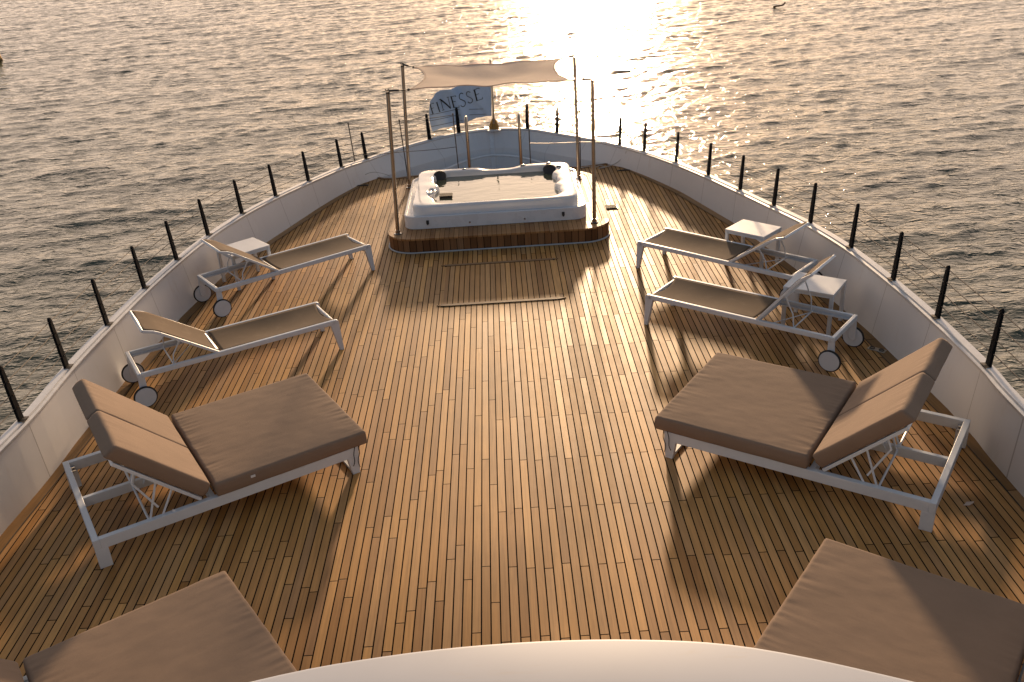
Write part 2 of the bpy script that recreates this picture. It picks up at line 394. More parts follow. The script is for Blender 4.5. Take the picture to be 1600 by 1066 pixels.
DRp = [(3.715, 5.707), (3.70, 6.899), (3.60, 8.449), (3.40, 10.133), (3.08, 11.92), (2.625, 13.541), (2.09, 14.931), (1.885, 15.22)]
AFT = -7.0
topP = [(-4.1, AFT, .545), (-4.1, -1, .545), (-4.10, 3, .545)] + TL + BOW + TR[::-1] + [(3.72, 3, .545), (3.72, -1, .545), (3.72, AFT, .545)]
topC = catmull(topP, 6)
def interp(pts, y):
    ys = [p[1] for p in pts]; xs_ = [p[0] for p in pts]
    return float(np.interp(y, ys, xs_))
DLx = [(-4.04, AFT), (-4.04, 3)] + DLp; DRx = [(3.64, AFT), (3.66, 3)] + DRp
YE = 15.22   # where the teak stops, ahead of it the sunken mooring deck
# z=0 contour for every top point
def base_of(i):
    p = topC[i]
    if p.y <= 15.0 and p.x < 0: return Vector((max(interp(DLx, p.y), p.x + .035 + .06 * max(0, p.y - 13.5) / 1.5), p.y, 0))
    if p.y <= 15.0 and p.x > 0: return Vector((min(interp(DRx, p.y), p.x - .035 - .06 * max(0, p.y - 13.5) / 1.5), p.y, 0))
    # bow: the plating rakes inwards as it drops
    k = (p.y - 15.0) / (16.88 - 15.0)
    return Vector((-.12 + (p.x + .12) * (1.0 - .045 - .19 * k), p.y - .16 * k, 0))
baseC = [base_of(i) for i in range(len(topC))]
arc = [0.0]
for i in range(1, len(topC)): arc.append(arc[-1] + (topC[i] - topC[i - 1]).length)

# deck sheet
def deck():
    n = 90; mb = MB(); ys = [AFT + (14.98 - AFT) * (i / (n - 1)) for i in range(n)]
    left = [(interp(DLx, y) - .03, y) for y in ys]; right = [(interp(DRx, y) + .03, y) for y in ys]
    tip = [(-2.163, 15.368), (-1.95, 15.17), (-1.75, 15.13), (-1.52, 15.20), (-1.0, 15.24), (.5, 15.22), (1.28, 15.12), (1.66, 15.19), (1.885, 15.295)]
    vs = []; fs = []
    for (a, b) in zip(left, right): vs += [(a[0], a[1], 0), (b[0], b[1], 0)]
    for i in range(n - 1): fs.append((2 * i, 2 * i + 1, 2 * i + 3, 2 * i + 2))
    o_ = len(vs); vs += [(x, y, 0) for x, y in tip]; fs.append(tuple([2 * n - 2] + [2 * n - 1] + list(range(o_, o_ + len(tip)))[::-1]))
    mb.add(vs, fs); d = mb.build('deck', M['deck']); tag(d, kind='structure')
    # waterway margin board and its caulk line
    for side, pts in ((1, DLx), (-1, DRx)):
        ys = [AFT + (15.05 - AFT) * (i / 119) for i in range(120)]; m2 = MB(); c2 = MB()
        P = [Vector((interp(pts, y), y, 0)) for y in ys]; L = 0
        def nrm(i):
            t = (P[min(i + 3, 119)] - P[max(i - 3, 0)]).normalized(); return Vector((t.y, -t.x, 0)) * side
        for i in range(119):
            a, b = nrm(i), nrm(i + 1); l2 = L + (P[i + 1] - P[i]).length
            q = [P[i] - a * .02, P[i + 1] - b * .02, P[i + 1] + b * .105, P[i] + a * .105]
            m2.add([v + Vector((0, 0, .004)) for v in q], [(0, 1, 2, 3)], [[(.0, L), (.0, l2), (.125, l2), (.125, L)]])
            q = [P[i] + a * .104, P[i + 1] + b * .104, P[i + 1] + b * .112, P[i] + a * .112]
            c2.add([v + Vector((0, 0, .007)) for v in q], [(0, 1, 2, 3)])
            L = l2
        m2.build('margin_board', M['margin'], d); c2.build('caulking', M['rubber'], d)
    # nosing along the fore edge and its riser
    nb = MB(); T = [Vector((x, y, 0)) for x, y in tip]
    for a, b in zip(T[:-1], T[1:]): nb.bar(a + Vector((0, 0, -.01)), b + Vector((0, 0, -.01)), .05, .045)
    nb.build('nosing', M['trim'], d)
    rz = MB()
    for a, b in zip(T[:-1], T[1:]): rz.add([a - Vector((0, 0, .03)), b - Vector((0, 0, .03)), b - Vector((0, 0, .9)), a - Vector((0, 0, .9))], [(0, 1, 2, 3)])
    rz.build('riser', M['fgdeck'], d)
deck()

# foredeck well
mb = MB(); mb.add([(-2.6, 15.0, -.75), (2.3, 15.0, -.75), (2.3, 16.9, -.75), (-2.6, 16.9, -.75)], [(0, 1, 2, 3)])
tag(mb.build('foredeck', M['fgdeck']), kind='structure')

# bulwark
bul = empty('bulwark', (-.1, 16.8, 0)); tag(bul, 'low white painted steel bulwark curving round the whole deck edge', 'bulwark')
bul.matrix_world = Matrix.Translation((-.1, 0, 0))
def off(v): return Vector(v) - Vector((-.1, 0, 0))
uidx = []
stat = []   # parameter that is integer at each stanchion
key = {}
for k, p in enumerate(topP): key[k * 6] = k
def wall():
    mb = MB(); low = []
    for i, b in enumerate(baseC):
        if b.y > 15.0:
            k = (b.y - 15.0) / 1.7
            low.append(Vector((-.12 + (b.x + .12) * (.97 - .12 * k), b.y - .25 * k, -.76)))
        else: low.append(b + Vector((0, 0, -.02)))
    for i in range(len(topC) - 1):
        u0, u1 = i / 6, (i + 1) / 6
        for (A, B, v0, v1) in ((low, baseC, 0, .02), (baseC, topC, .02, 1)):
            q = [off(A[i]), off(A[i + 1]), off(B[i + 1]), off(B[i])]
            mb.add(q, [(0, 1, 2, 3)], [[(u0, v0), (u1, v0), (u1, v1), (u0, v1)]])
    o = mb.build('inner_plating', M['wall'], bul, smooth=True)
    return low
low = wall()
def normal_at(i):
    t = (topC[min(i + 1, len(topC) - 1)] - topC[max(i - 1, 0)]); t.z = 0; t.normalize()
    return Vector((-t.y, t.x, 0))      # points outboard (curve runs port aft > bow > starboard aft)
# cap rail: box section swept along the top
mb = MB(); rings = []
for i, p in enumerate(topC):
    n = normal_at(i); z = Vector((0, 0, 1))
    rings.append([off(p + n * a + z * b) for a, b in ((-.018, -.004), (-.018, .010), (.004, .016), (.004, .010), (.016, .010), (.018, .026), (.088, .024), (.092, -.03), (.0, -.03))])
mb.loft(rings, cap0=True, cap1=True); mb.build('cap_rail', M['caprail'], bul, smooth=True)
# hull outside
mb = MB(); rings = []
for i, p in enumerate(topC):
    n = normal_at(i); k = max(0.0, (p.y - 4) / 12.9)
    w1 = Vector((-.12 + (p.x + .12) * (1 - .45 * k ** 1.5), p.y - 2.4 * k ** 2, -3.6))
    a = p + n * .075 + Vector((0, 0, -.02))
    rings.append([off(a), off(a.lerp(w1, .33) + n * .05), off(a.lerp(w1, .66) + n * .04), off(w1)])
mb.loft(rings, closed=False); mb.build('hull_side', M['hull'], bul, smooth=True)
# upright ribs inside the bow and the stringer
for k, i in ((1, 6 * 18),):
    i = {0: 6 * 16, 1: 6 * 18, 2: 6 * 20}[k]
    n = normal_at(i); p = topC[i] - n * .012; b = baseC[i] - n * .012; l = low[i] - n * .012
    m3 = MB(); wd = .075 if k == 1 else .05
    m3.bar(off(b), off(p - Vector((0, 0, .01))), wd, .02, up=n); m3.bar(off(l), off(b), wd, .02, up=n)
    m3.build('rib', M['skirt'], bul, bevel=.006)
m3 = MB(); st = catmull([(-1.75, 15.30, -.12), (-1.35, 15.50, -.10), (-1.0, 15.76, -.08), (-.62, 16.18, -.06), (-.16, 16.42, -.05), (.34, 16.22, -.06), (.74, 15.80, -.08), (1.08, 15.52, -.10), (1.5, 15.28, -.12)], 5)
m3.tube([off(p) for p in st], .022, 8); m3.build('stringer', M['skirt'], bul, smooth=True)

# ------------------------------------------------------------------ railings
def stanchion(p, n, t, h, parent):
    """flat tapered post, plate in the plane of the bulwark run"""
    out = n * .030
    base = p + n * .052 + Vector((0, 0, .022))
    X = t; Zt = (Vector((0, 0, 1)) * h + out); Yn = n
    prof = [(-.034, 0), (.034, 0), (.030, .5), (.0215, .93), (.015, .98), (0, 1.0), (-.015, .98), (-.0215, .93), (-.030, .5)]
    m = MB(); vs = []
    for s_ in (-.012, .012):
        for a, b in prof: vs.append(base + X * a + Zt * b + Yn * s_)
    nn = len(prof)
    m.add(vs, [tuple(range(nn))[::-1], tuple(range(nn, 2 * nn))] + [(i, (i + 1) % nn, nn + (i + 1) % nn, nn + i) for i in range(nn)])
    o = m.build('stanchion', M['black'], parent, bevel=.002, seg=1)
    b = MB(); b.add([], [])
    for dx in (-.042,):
        b.bar(base + X * -.045 + Vector((0, 0, .004)) - n * .02, base + X * .045 + Vector((0, 0, .004)) - n * .02, .05, .008)
        b.bar(base - n * .045 + Vector((0, 0, .004)), base + n * .02 + Vector((0, 0, .004)), .03, .014)
    b.build('foot_plate', M['wire'], o)
    for f in (.93, .70, .47, .24):
        e = MB(); c = base + Zt * f; e.cyl(c - n * .0185, c + n * .0185, .0065, 8); e.build('eyelet', M['chrome'], o)
    return [base + Zt * f for f in (.93, .70, .47, .24)]
def railing(idx, heights, name_lbl, extra_start=None, extra_end=None):
    r = empty('wire_railing', (0, 0, 0)); tag(r, name_lbl, 'railing', 'wire railings on the bulwark')
    holes = []
    for i, h in zip(idx, heights):
        n = normal_at(i); t = (topC[min(i + 1, len(topC) - 1)] - topC[max(i - 1, 0)]); t.z = 0; t.normalize()
        holes.append(stanchion(topC[i], n, t, h, r))
    for k in range(4):
        pts = [h[k] for h in holes]
        if extra_start: pts = [Vector(extra_start(k))] + pts
        if extra_end: pts = pts + [Vector(extra_end(k))]
        m = MB(); fine = []
        for a, b in zip(pts[:-1], pts[1:]):
            for q in range(4):
                s_ = q / 4; fine.append(a.lerp(b, s_) - Vector((0, 0, .006 * 4 * s_ * (1 - s_))))
        fine.append(pts[-1]); m.tube(fine, .0042, 6); m.build('wire', M['wire'], r, smooth=True)
    return r
o3 = 3
Lidx = [6 * 3 - 5] + [6 * (o3 + j) for j in range(1, 12)]
bowL = [6 * 16 - 0, 6 * 17]           # two stanchions port of the stem
bowR = [6 * 19, 6 * 20]
Ridx = [6 * (o3 + 12 + 7 + (11 - j)) for j in range(11, 0, -1)]
aftL = 6 * 2; aftR = 6 * (len(topP) - 3)
hs = lambda lst: [float(np.interp(topC[i].y, [6, 9, 13, 15.5, 17], [.505, .485, .455, .44, .44])) for i in lst]
staffx, staffy = -.082, 16.86
li = [aftL] + [6 * (o3 + j) for j in range(1, 12)] + bowL
ri = [aftR] + [6 * (len(topP) - 4 - j) for j in range(1, 12)] + bowR[::-1]
railing(li, hs(li), 'port side wire railing of black tapered posts on the left bulwark', extra_end=lambda k: (staffx - .03, staffy, .31 + .40 * (.93, .70, .47, .24)[k]))
railing(ri, hs(ri), 'starboard wire railing of black tapered posts on the right bulwark', extra_end=lambda k: (staffx + .03, staffy, .31 + .40 * (.93, .70, .47, .24)[k]))

# thin guard rails on the fore edge of the deck
def guard(posts, lbl, rod=True):
    g = empty('guard_rail', (posts[0][0][0], posts[0][0][1], 0)); tag(g, lbl, 'guard rail', 'thin guard rails before the mooring well')
    o0 = Vector((posts[0][0][0], posts[0][0][1], 0)); mids = []; tops = []
    for (b, t) in posts:
        b = Vector(b) - o0; t = Vector(t) - o0; m = MB(); m.tube([b, t], .0085, 8)
        p = m.build('post', M['thin'], g, smooth=True)
        f = MB(); f.cyl(b, b + Vector((0, 0, .012)), .028, 14); f.build('post_foot', M['chrome'], p)
        f = MB(); f.tube([t - Vector((0, 0, .012)), t, t + Vector((0, 0, .014))], [.013, .013, .006], 8); f.build('post_cap', M['thin'], p)
        tops.append(b.lerp(t, .985)); mids.append(b.lerp(t, .46))
    for P in (tops, mids):
        m = MB(); pts = []
        for a, b in zip(P[:-1], P[1:]):
            for q in range(6):
                s_ = q / 6; pts.append(a.lerp(b, s_) - Vector((0, 0, .02 * 4 * s_ * (1 - s_) / 2)))
        pts.append(P[-1]); m.tube(pts, .0052, 6); m.build('cable', M['thin'], g, smooth=True)
guard([((-2.36, 15.12, 0), (-2.40, 15.12, .96)), ((-1.545, 15.16, 0), (-1.585, 15.16, .95)), ((-.70, 15.18, 0), (-.72, 15.18, .99))], 'thin dark guard rail left of the tub, beside the stair opening')
guard([((.487, 15.17, 0), (.49, 15.17, .965)), ((1.30, 15.08, 0), (1.305, 15.08, .945)), ((2.11, 15.0, 0), (2.143, 15.0, .935))], 'thin dark guard rail behind the tub on the right')
def hoop(x, y, lbl):
    g = MB(); pts = [(x, 0, 0), (x * 0, 0, 0)]
    P = [(0, 0, 0), (0, 0, .3), (0, 0, .6), (0, 0, .84)] + [(0, .07 - .07 * math.cos(a), .84 + .07 * math.sin(a)) for a in [R(d) for d in (25, 50, 75, 90, 110, 135, 160, 180)]] + [(0, .14, .6), (0, .145, .1), (0, .15, -.7)]
    g.tube(P, .0235, 14); o = g.build('stair_handrail', M['steel'], None, smooth=True, loc=(x, y, 0.0))
    f = MB(); f.cyl((0, 0, .0), (0, 0, .012), .045, 18); f.build('flange', M['chrome'], o)
    tag(o, lbl, 'handrail', 'steel hoops at the stair opening')
hoop(-.52, 15.18, 'left bent steel handrail rising behind the hot tub')
hoop(.335, 15.18, 'right bent steel handrail rising behind the hot tub')

# ------------------------------------------------------------------ flag staff and flag
sf = empty('flagstaff', (staffx, staffy, .31)); tag(sf, 'flagstaff of dull metal standing at the tip of the bow', 'flagstaff')
m = MB(); m.tube([(0, 0, .03), (0.005, 0, .5), (.012, 0, 1.22)], [.022, .02, .017], 12); m.build('pole', M['steel'], sf, smooth=True)
for s_ in (-1, 1):
    m = MB(); m.prism([(0, .0), (.085, .0), (.088, .05), (.05, .15), (.018, .20), (0, .20)], -.006, .006, Matrix(((s_, 0, 0, 0), (0, 0, 1, 0), (0, 1, 0, 0), (0, 0, 0, 1)))); m.build('bracket', M['brass'], sf)
m = MB(); m.box((-.12, -.09, -.02), (.12, .05, 0)); m.build('base_plate', M['caprail'], sf, bevel=.004)
m = MB(); m.cyl((0, 0, 0), (0, 0, .1), .034, 14); m.build('socket', M['brass'], sf, smooth=True)
top_c = [(-.082, 1.272), (-.383, 1.214), (-.630, 1.104), (-.80, 1.055), (-.974, 1.047), (-1.06, 1.02), (-1.182, .88)]
bot_c = [(-.112, .565), (-.36, .53), (-.55, .49), (-.74, .44), (-.93, .385), (-1.05, .355), (-1.19, .325)]
NU, NV = 60, 30
def crv(c, u):
    xs_ = np.linspace(0, 1, len(c)); return float(np.interp(u, xs_, [p[0] for p in c])), float(np.interp(u, xs_, [p[1] for p in c]))
def fdepth(x, z):
    s_ = max(0, -.1 - x)
    return .10 * s_ + .055 * math.sin(s_ * 9.5 + (z - .8) * 3.2 + .5) * min(1, s_ * 3) + .03 * math.sin(s_ * 17 - (z - .8) * 8 + 1) * min(1, s_ * 2) + (.05 * math.exp(-((x + .62 + (z - 1) * .9) / .07) ** 2))
m = MB(); vs = []; fs = []
for i in range(NU + 1):
    u = i / NU; a = crv(top_c, u); b = crv(bot_c, u)
    for j in range(NV + 1):
        v = j / NV; x = b[0] + (a[0] - b[0]) * v; z = b[1] + (a[1] - b[1]) * v
        x -= .035 * math.sin(v * math.pi) * (u ** 3)
        vs.append((x + .082, fdepth(x, z) - .04, z - .31))
for i in range(NU):
    for j in range(NV):
        a = i * (NV + 1) + j; fs.append((a, a + NV + 1, a + NV + 2, a + 1))
m.add(vs, fs); fl = m.build('flag', M['flag'], None, smooth=True, loc=(staffx, staffy - .02, .31)); tag(fl, 'white cloth flag lettered in black, blowing left from the bow staff', 'flag')
md = fl.modifiers.new('Solid', 'SOLIDIFY'); md.thickness = .003
# lettering: roman capitals from thick and thin strokes; each letter in a unit box (w,1)
def sweep(P, W, n=1): return (P, W)
def arcp(cx, cy, rx, ry, a0, a1, n=12): return [(cx + rx * math.cos(R(a0 + (a1 - a0) * i / n)), cy + ry * math.sin(R(a0 + (a1 - a0) * i / n))) for i in range(n + 1)]
TH, TN = .115, .045
def serif(x, y, w=.13): return ([(x - w / 2, y), (x + w / 2, y)], TN)
LET = {
 'F': [([(.12, 0), (.12, 1)], TH), ([(.02, .985), (.56, .985)], TN), ([(.12, .53), (.44, .53)], TN), serif(.12, .01, .22), ([(.55, 1.0), (.565, .88)], TN)],
 'I': [([(.10, 0), (.10, 1)], TH), serif(.1, .01, .22), serif(.1, .99, .22)],
 'N': [([(.08, 0), (.08, .98)], TN), ([(.05, 1.0), (.72, -.02)], TH), ([(.72, 0), (.72, 1)], TN), serif(.08, .01, .2), serif(.72, .99, .2), serif(.03, .99, .16)],
 'E': [([(.12, 0), (.12, 1)], TH), ([(.02, .985), (.52, .985)], TN), ([(.12, .53), (.43, .53)], TN), ([(.02, .015), (.60, .015)], TN), ([(.52, 1.0), (.53, .88)], TN), ([(.60, .0), (.63, .16)], TN)],
 'S': [(arcp(.29, .74, .21, .245, 35, 200, 12) + [(.13, .60), (.29, .50), (.42, .40)] + arcp(.27, .25, .22, .25, 25, -160, 12), .06)],
}
def put_letter(ch, o_, ex, ez, par):
    """o_: lower-left (x,z); ex, ez: vectors of unit width and height"""
    m = MB()
    for P, W in LET[ch]:
        Q = []
        for (a, b), (c, d) in zip(P[:-1], P[1:]):
            L = max(1, int(math.hypot(c - a, d - b) / .12))
            Q += [(a + (c - a) * i / L, b + (d - b) * i / L) for i in range(L)]
        Q.append(P[-1]); vs = []
        for i, (a, b) in enumerate(Q):
            p0 = Q[max(i - 1, 0)]; p1 = Q[min(i + 1, len(Q) - 1)]; dx, dy = p1[0] - p0[0], p1[1] - p0[1]; l = math.hypot(dx, dy) or 1
            nx, ny = -dy / l * W / 2, dx / l * W / 2
            for s_ in (-1, 1):
                qa, qb = a + s_ * nx, b + s_ * ny
                x = o_[0] + ex[0] * qa + ez[0] * qb; z = o_[1] + ex[1] * qa + ez[1] * qb
                vs.append((x + .082, fdepth(x, z) - .04 - .014, z - .31))
        m.add(vs, [(2 * i, 2 * i + 1, 2 * i + 3, 2 * i + 2) for i in range(len(Q) - 1)])
    m.build('letter', M['letter'], par)
U_ = .218
for ch, x, z, sx, sy, ht in [('F', -1.172, .640, .15, .07, .175), ('I', -1.045, .672, .15, .04, .18), ('N', -.980, .695, .205, .03, .20), ('E', -.795, .725, .20, .045, .20), ('S', -.650, .752, .20, .045, .215), ('S', -.520, .795, .20, .045, .215), ('E', -.375, .838, .205, .045, .205)]:
    put_letter(ch, (x, z), (sx, sy), (-.035, ht), fl)

# ------------------------------------------------------------------ hot tub
def rrect(x0, y0, x1, y1, r, n=8):
    P = []
    for cx, cy, a0 in ((x1 - r, y1 - r, 0), (x0 + r, y1 - r, 90), (x0 + r, y0 + r, 180), (x1 - r, y0 + r, 270)):
        for k in range(n + 1): P.append((cx + r * math.cos(R(a0 + 90 * k / n)), cy + r * math.sin(R(a0 + 90 * k / n))))
    return P
def dens(P, step=.06):
    Q = []
    for i, a in enumerate(P):
        b = P[(i + 1) % len(P)]; L = math.hypot(b[0] - a[0], b[1] - a[1]); k = max(1, int(round(L / step)))
        Q += [(a[0] + (b[0] - a[0]) * j / k, a[1] + (b[1] - a[1]) * j / k) for j in range(k)]
    return Q
PLX0, PLY0, PLX1, PLY1 = -1.545, 11.56, 1.385, 14.25
CX, CY = -.11, 12.9
plat = empty('tub_platform', (CX, CY, 0)); tag(plat, 'low round cornered teak step with upright slats beneath the hot tub', 'platform')
oc = Vector((CX, CY, 0))
P = dens(rrect(PLX0, PLY0, PLX1, PLY1, .36, 12), .05)
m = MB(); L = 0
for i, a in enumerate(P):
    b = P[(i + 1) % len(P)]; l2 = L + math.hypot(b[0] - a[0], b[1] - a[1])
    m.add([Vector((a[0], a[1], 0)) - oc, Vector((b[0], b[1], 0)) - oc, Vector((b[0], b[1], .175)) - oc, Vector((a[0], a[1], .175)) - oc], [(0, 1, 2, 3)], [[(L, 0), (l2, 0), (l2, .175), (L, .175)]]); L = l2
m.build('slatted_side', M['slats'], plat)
Po = rrect(PLX0 - .012, PLY0 - .012, PLX1 + .012, PLY1 + .012, .37, 12); Pi = rrect(PLX0 + .09, PLY0 + .09, PLX1 - .09, PLY1 - .09, .27, 12)
m = MB(); m.loft([[Vector((x, y, z)) - oc for x, y in Q] for Q, z in ((Po, .176), (Po, .2), (Pi, .2), (Pi, .185))]); m.build('nosing_board', M['margin'] if False else M['platform'], plat, bevel=.004)
m = MB(); m.prism([(x - CX, y - CY) for x, y in rrect(PLX0 + .095, PLY0 + .095, PLX1 - .095, PLY1 - .095, .265, 12)], .17, .1965); m.build('teak_top', M['platform'], plat)
m = MB(); m.tube([Vector((x, y, .008)) - oc for x, y in rrect(PLX0 - .012, PLY0 - .012, PLX1 + .012, PLY1 + .012, .37, 12)], .011, 6, closed=True); m.build('base_bead', M['fgdeck'], plat, smooth=True)

tub = empty('hot_tub', (CX, CY, .2)); tag(tub, 'white rectangular hot tub full of water on its teak platform', 'hot tub')
ot = Vector((CX, CY, .2))
def ring(P, z): return [Vector((x, y, z if not callable(z) else z(x, y))) - ot for x, y in P]
SK = (-1.335, 11.93, 1.105, 13.84)
def rr_(d, r): return dens(rrect(SK[0] + d, SK[1] + d, SK[2] - d, SK[3] - d, r, 8), 99)
m = MB(); m.loft([ring(rr_(.0, .17), .201), ring(rr_(.0, .17), .362), ring(rr_(.008, .165), .372), ring(rr_(.022, .155), .373), ring(rr_(.030, .15), .366), ring(rr_(.032, .15), .352), ring(rr_(.2, .1), .35)]); m.build('skirt', M['skirt'], tub, smooth=True)
RX = (-1.215, 11.975, 1.0, 13.70)
def dip(x, y):
    t = max(0, (y - 13.1) / .6); a = math.exp(-((x + .02) / .30) ** 4)
    return -.045 * a * min(1, t) + .012 * min(1, t)
Ang = [2 * math.pi * k / 144 for k in range(144)]
def se(x0, y0, x1, y1, r, wob=0):
    """rounded rectangle resampled by angle, with optional bays in the ends"""
    P = rrect(x0, y0, x1, y1, r, 10); cx, cy = (x0 + x1) / 2, (y0 + y1) / 2; hx, hy = (x1 - x0) / 2, (y1 - y0) / 2
    out = []
    for a in Ang:
        dx, dy = math.cos(a) * hx, math.sin(a) * hy; lo, hi = 0, 1.6
        def inside(t):
            X, Y = abs(dx * t), abs(dy * t)
            if X > hx or Y > hy: return False
            if X > hx - r and Y > hy - r: return (X - hx + r) ** 2 + (Y - hy + r) ** 2 <= r * r
            return True
        for _ in range(30):
            mid = (lo + hi) / 2
            if inside(mid): lo = mid
            else: hi = mid
        X, Y = cx + dx * lo, cy + dy * lo
        if wob:
            yy = (Y - cy) / hy
            if X > cx + hx * .8: X += wob * (.026 * math.sin(yy * 8.5 + .6) + .018 * math.sin(yy * 17 + 2)) * (1 - abs(yy) ** 4)
            if X < cx - hx * .8: X += wob * (.040 * math.sin(yy * 6.2 + 1.0) + .016 * math.sin(yy * 15)) * (1 - abs(yy) ** 4)
        out.append((X, Y))
    return out
def rz(h): return lambda x, y: h + dip(x, y) * (1 if h > .4 else 0)
I0 = (-.955, 12.075, .775, 13.56)
def ins(d, r, wob=1): return se(I0[0] + d, I0[1] + d * .6, I0[2] - d, I0[3] - d * .6, r, wob)
m = MB(); m.loft([ring(se(*RX, .16), .351), ring(se(*RX, .16), rz(.478)), ring(se(RX[0] + .008, RX[1] + .008, RX[2] - .008, RX[3] - .008, .155), rz(.492)), ring(se(RX[0] + .026, RX[1] + .026, RX[2] - .026, RX[3] - .026, .15), rz(.50)),
                  ring(ins(-.03, .2), rz(.499)), ring(ins(-.008, .2), rz(.494)), ring(ins(.006, .2), rz(.478)), ring(ins(.02, .2, .9), .42), ring(ins(.04, .2, .8), .33), ring(ins(.20, .2, .5), .31), ring(ins(.24, .15, .3), .24), ring(ins(.34, .12, 0), .225)], cap1=True)
m.build('basin', M['acrylic'], tub, smooth=True)
# armrest bumps on the end rims
m = MB()
def blob(mb, c, rad, n=12, k=8):
    rings = []
    for j in range(1, k):
        ph = math.pi * j / k - math.pi / 2
        rings.append([Vector((c[0] + rad[0] * math.cos(ph) * math.cos(t), c[1] + rad[1] * math.cos(ph) * math.sin(t), c[2] + rad[2] * math.sin(ph))) for t in [2 * math.pi * q / n for q in range(n)]])
    mb.loft(rings, cap0=True, cap1=True)
for c, rd in () and (((.80, 12.45, .45), (.06, .12, .022)), ((.80, 12.95, .45), (.07, .13, .022)), ((-.975, 12.95, .45), (.06, .12, .022))):
    m2 = MB(); blob(m2, Vector(c) - ot, rd, 20, 12); m2.build('armrest', M['acrylic'], tub, smooth=True)
# water
s = NT('tub_water'); v = s.obj()
hh = s.math('ADD', s.noise(s.map(v, (2.2, 5, 1)), 1.3, 2, .5, .4), s.math('MULTIPLY', s.noise(v, 11, 3, .5), .16))
s.bsdf((.14, .15, .095), .02, normal=s.bump(hh, .35, .012), ior=2.3)
m = MB(); wp = se(I0[0] - .02, I0[1] - .02, I0[2] + .02, I0[3] + .02, .2, .9); m.add([Vector((x, y, .425)) - ot for x, y in wp], [tuple(range(len(wp)))]); m.build('tub_water', s.m, tub)
def headrest(x, y, rz_, lbl=None):
    m = MB(); rings = []
    for k, (f, dz) in enumerate(((.55, -.022), (.86, -.018), (1, 0), (.92, .014), (.7, .022), (.3, .027))):
        rings.append([Vector((.10 * f * math.cos(t) * (1 + .12 * math.sin(t)), .085 * f * math.sin(t), dz)) for t in [2 * math.pi * q / 24 for q in range(24)]])
    m.loft(rings, cap0=True, cap1=True); o = m.build('headrest', M['pillow'], tub, smooth=True)
    o.location = Vector((x, y, .472)) - ot; o.rotation_euler = (R(62), 0, rz_)
headrest(-.90, 13.45, R(28)); headrest(.70, 13.43, R(-24))
for x, y, z in ((-.548, 13.625, .495), (.321, 13.625, .50), (.70, 13.61, .51), (.84, 13.44, .505)):
    m = MB(); c = Vector((x, y, z)) - ot; m.tube([c, c + Vector((0, 0, .012)), c + Vector((0, 0, .022)), c + Vector((0, 0, .026))], [.038, .038, .028, .012], 18); m.build('control_knob', M['chrome'], tub, smooth=True)
for x in (-1.019, .784):
    m = MB(); m.box((x - .018 - CX, 11.912 - CY, .268 - .2), (x + .018 - CX, 11.933 - CY, .318 - .2)); m.box((x - .010 - CX, 11.906 - CY, .258 - .2), (x + .010 - CX, 11.913 - CY, .282 - .2)); m.build('cover_latch', M['pillow'], tub, bevel=.004)
for x in (-.461, .271):
    m = MB(); c = Vector((x, 11.93, .255)) - ot; m.cyl(c + Vector((0, -.006, 0)), c + Vector((0, .004, 0)), .012, 12); m.build('screw_cap', M['chrome'], tub, smooth=True)
# filter housing
g = empty('filter_grille', (0, 0, 0)); g.parent = tub; g.location = Vector((-.785, 12.56, .42)) - ot
COL.objects.unlink(g); bpy.data.objects.remove(g)
m = MB(); c = Vector((-.785, 12.58, .425)) - ot
m.box((c.x - .075, c.y - .07, c.z - .05), (c.x + .075, c.y + .07, c.z + .018))
for k in range(5): m.box((c.x - .09, c.y - .07 + k * .031, c.z + .018), (c.x + .09, c.y - .055 + k * .031, c.z + .034))
for s_ in (-1, 1): m.box((c.x + s_ * .082 - .006, c.y - .08, c.z - .02), (c.x + s_ * .082 + .006, c.y + .08, c.z + .026))
m.build('filter_grille', M['grille'], tub, bevel=.003)
# cup shaped hollow in the left rim
m = MB(); c = Vector((-.985, 12.62, .502)) - ot
m.tube([c + Vector((.055 * math.cos(t), .12 * math.sin(t), .0)) for t in [2 * math.pi * q / 24 for q in range(24)]], .012, 8, closed=True); m.build('filter_rim', M['acrylic'], tub, smooth=True)

# ------------------------------------------------------------------ shade sail on four poles
polespec = [((-1.413, 11.80), (-1.338, 2.035), 'front left'), ((-1.405, 13.90), (-1.323, 2.0), 'back left'), ((1.180, 11.765), (1.187, 2.03), 'front right'), ((1.161, 13.81), (1.141, 1.98), 'back right')]
tips = []
for (bx, by), (tx, tz), nm in polespec:
    k = (tx - bx)
    p = empty('awning_pole', (bx, by, .2)); tag(p, 'slim steel awning pole at the %s corner of the hot tub platform' % nm, 'pole', 'steel poles round the hot tub')
    m = MB(); m.tube([(0, 0, 0), (k, 0, tz - .2)], .0245, 18); m.build('tube', M['steel'], p, smooth=True)
    m = MB(); m.tube([(0, 0, 0), (0, 0, .008), (0, 0, .012), (0, 0, .05)], [.05, .05, .032, .032], 20); m.build('foot', M['chrome'], p, smooth=True)
    m = MB(); m.tube([(k, 0, tz - .215), (k, 0, tz - .19)], .027, 18); m.tube([(k + q * .013, 0, tz - .17 + .014 * math.sin(q * 2.2)) for q in range(-2, 3)], .008, 6); m.build('pole_cap', M['thin'], p, smooth=True)
    tips.append(Vector((tx, by, tz + .02)))
C = {'FL': Vector((-1.075, 11.92, 2.03)), 'BL': Vector((-1.15, 13.80, 1.985)), 'FR': Vector((.95, 11.90, 2.02)), 'BR': Vector((.95, 13.78, 1.978))}
sail = empty('shade_sail', (-.1, 12.85, 2.0)); tag(sail, 'taut beige fabric sail stretched over the tub between four poles', 'awning')
os_ = Vector((-.1, 12.85, 2.0)); NU, NV = 56, 36; vs = []; fs = []
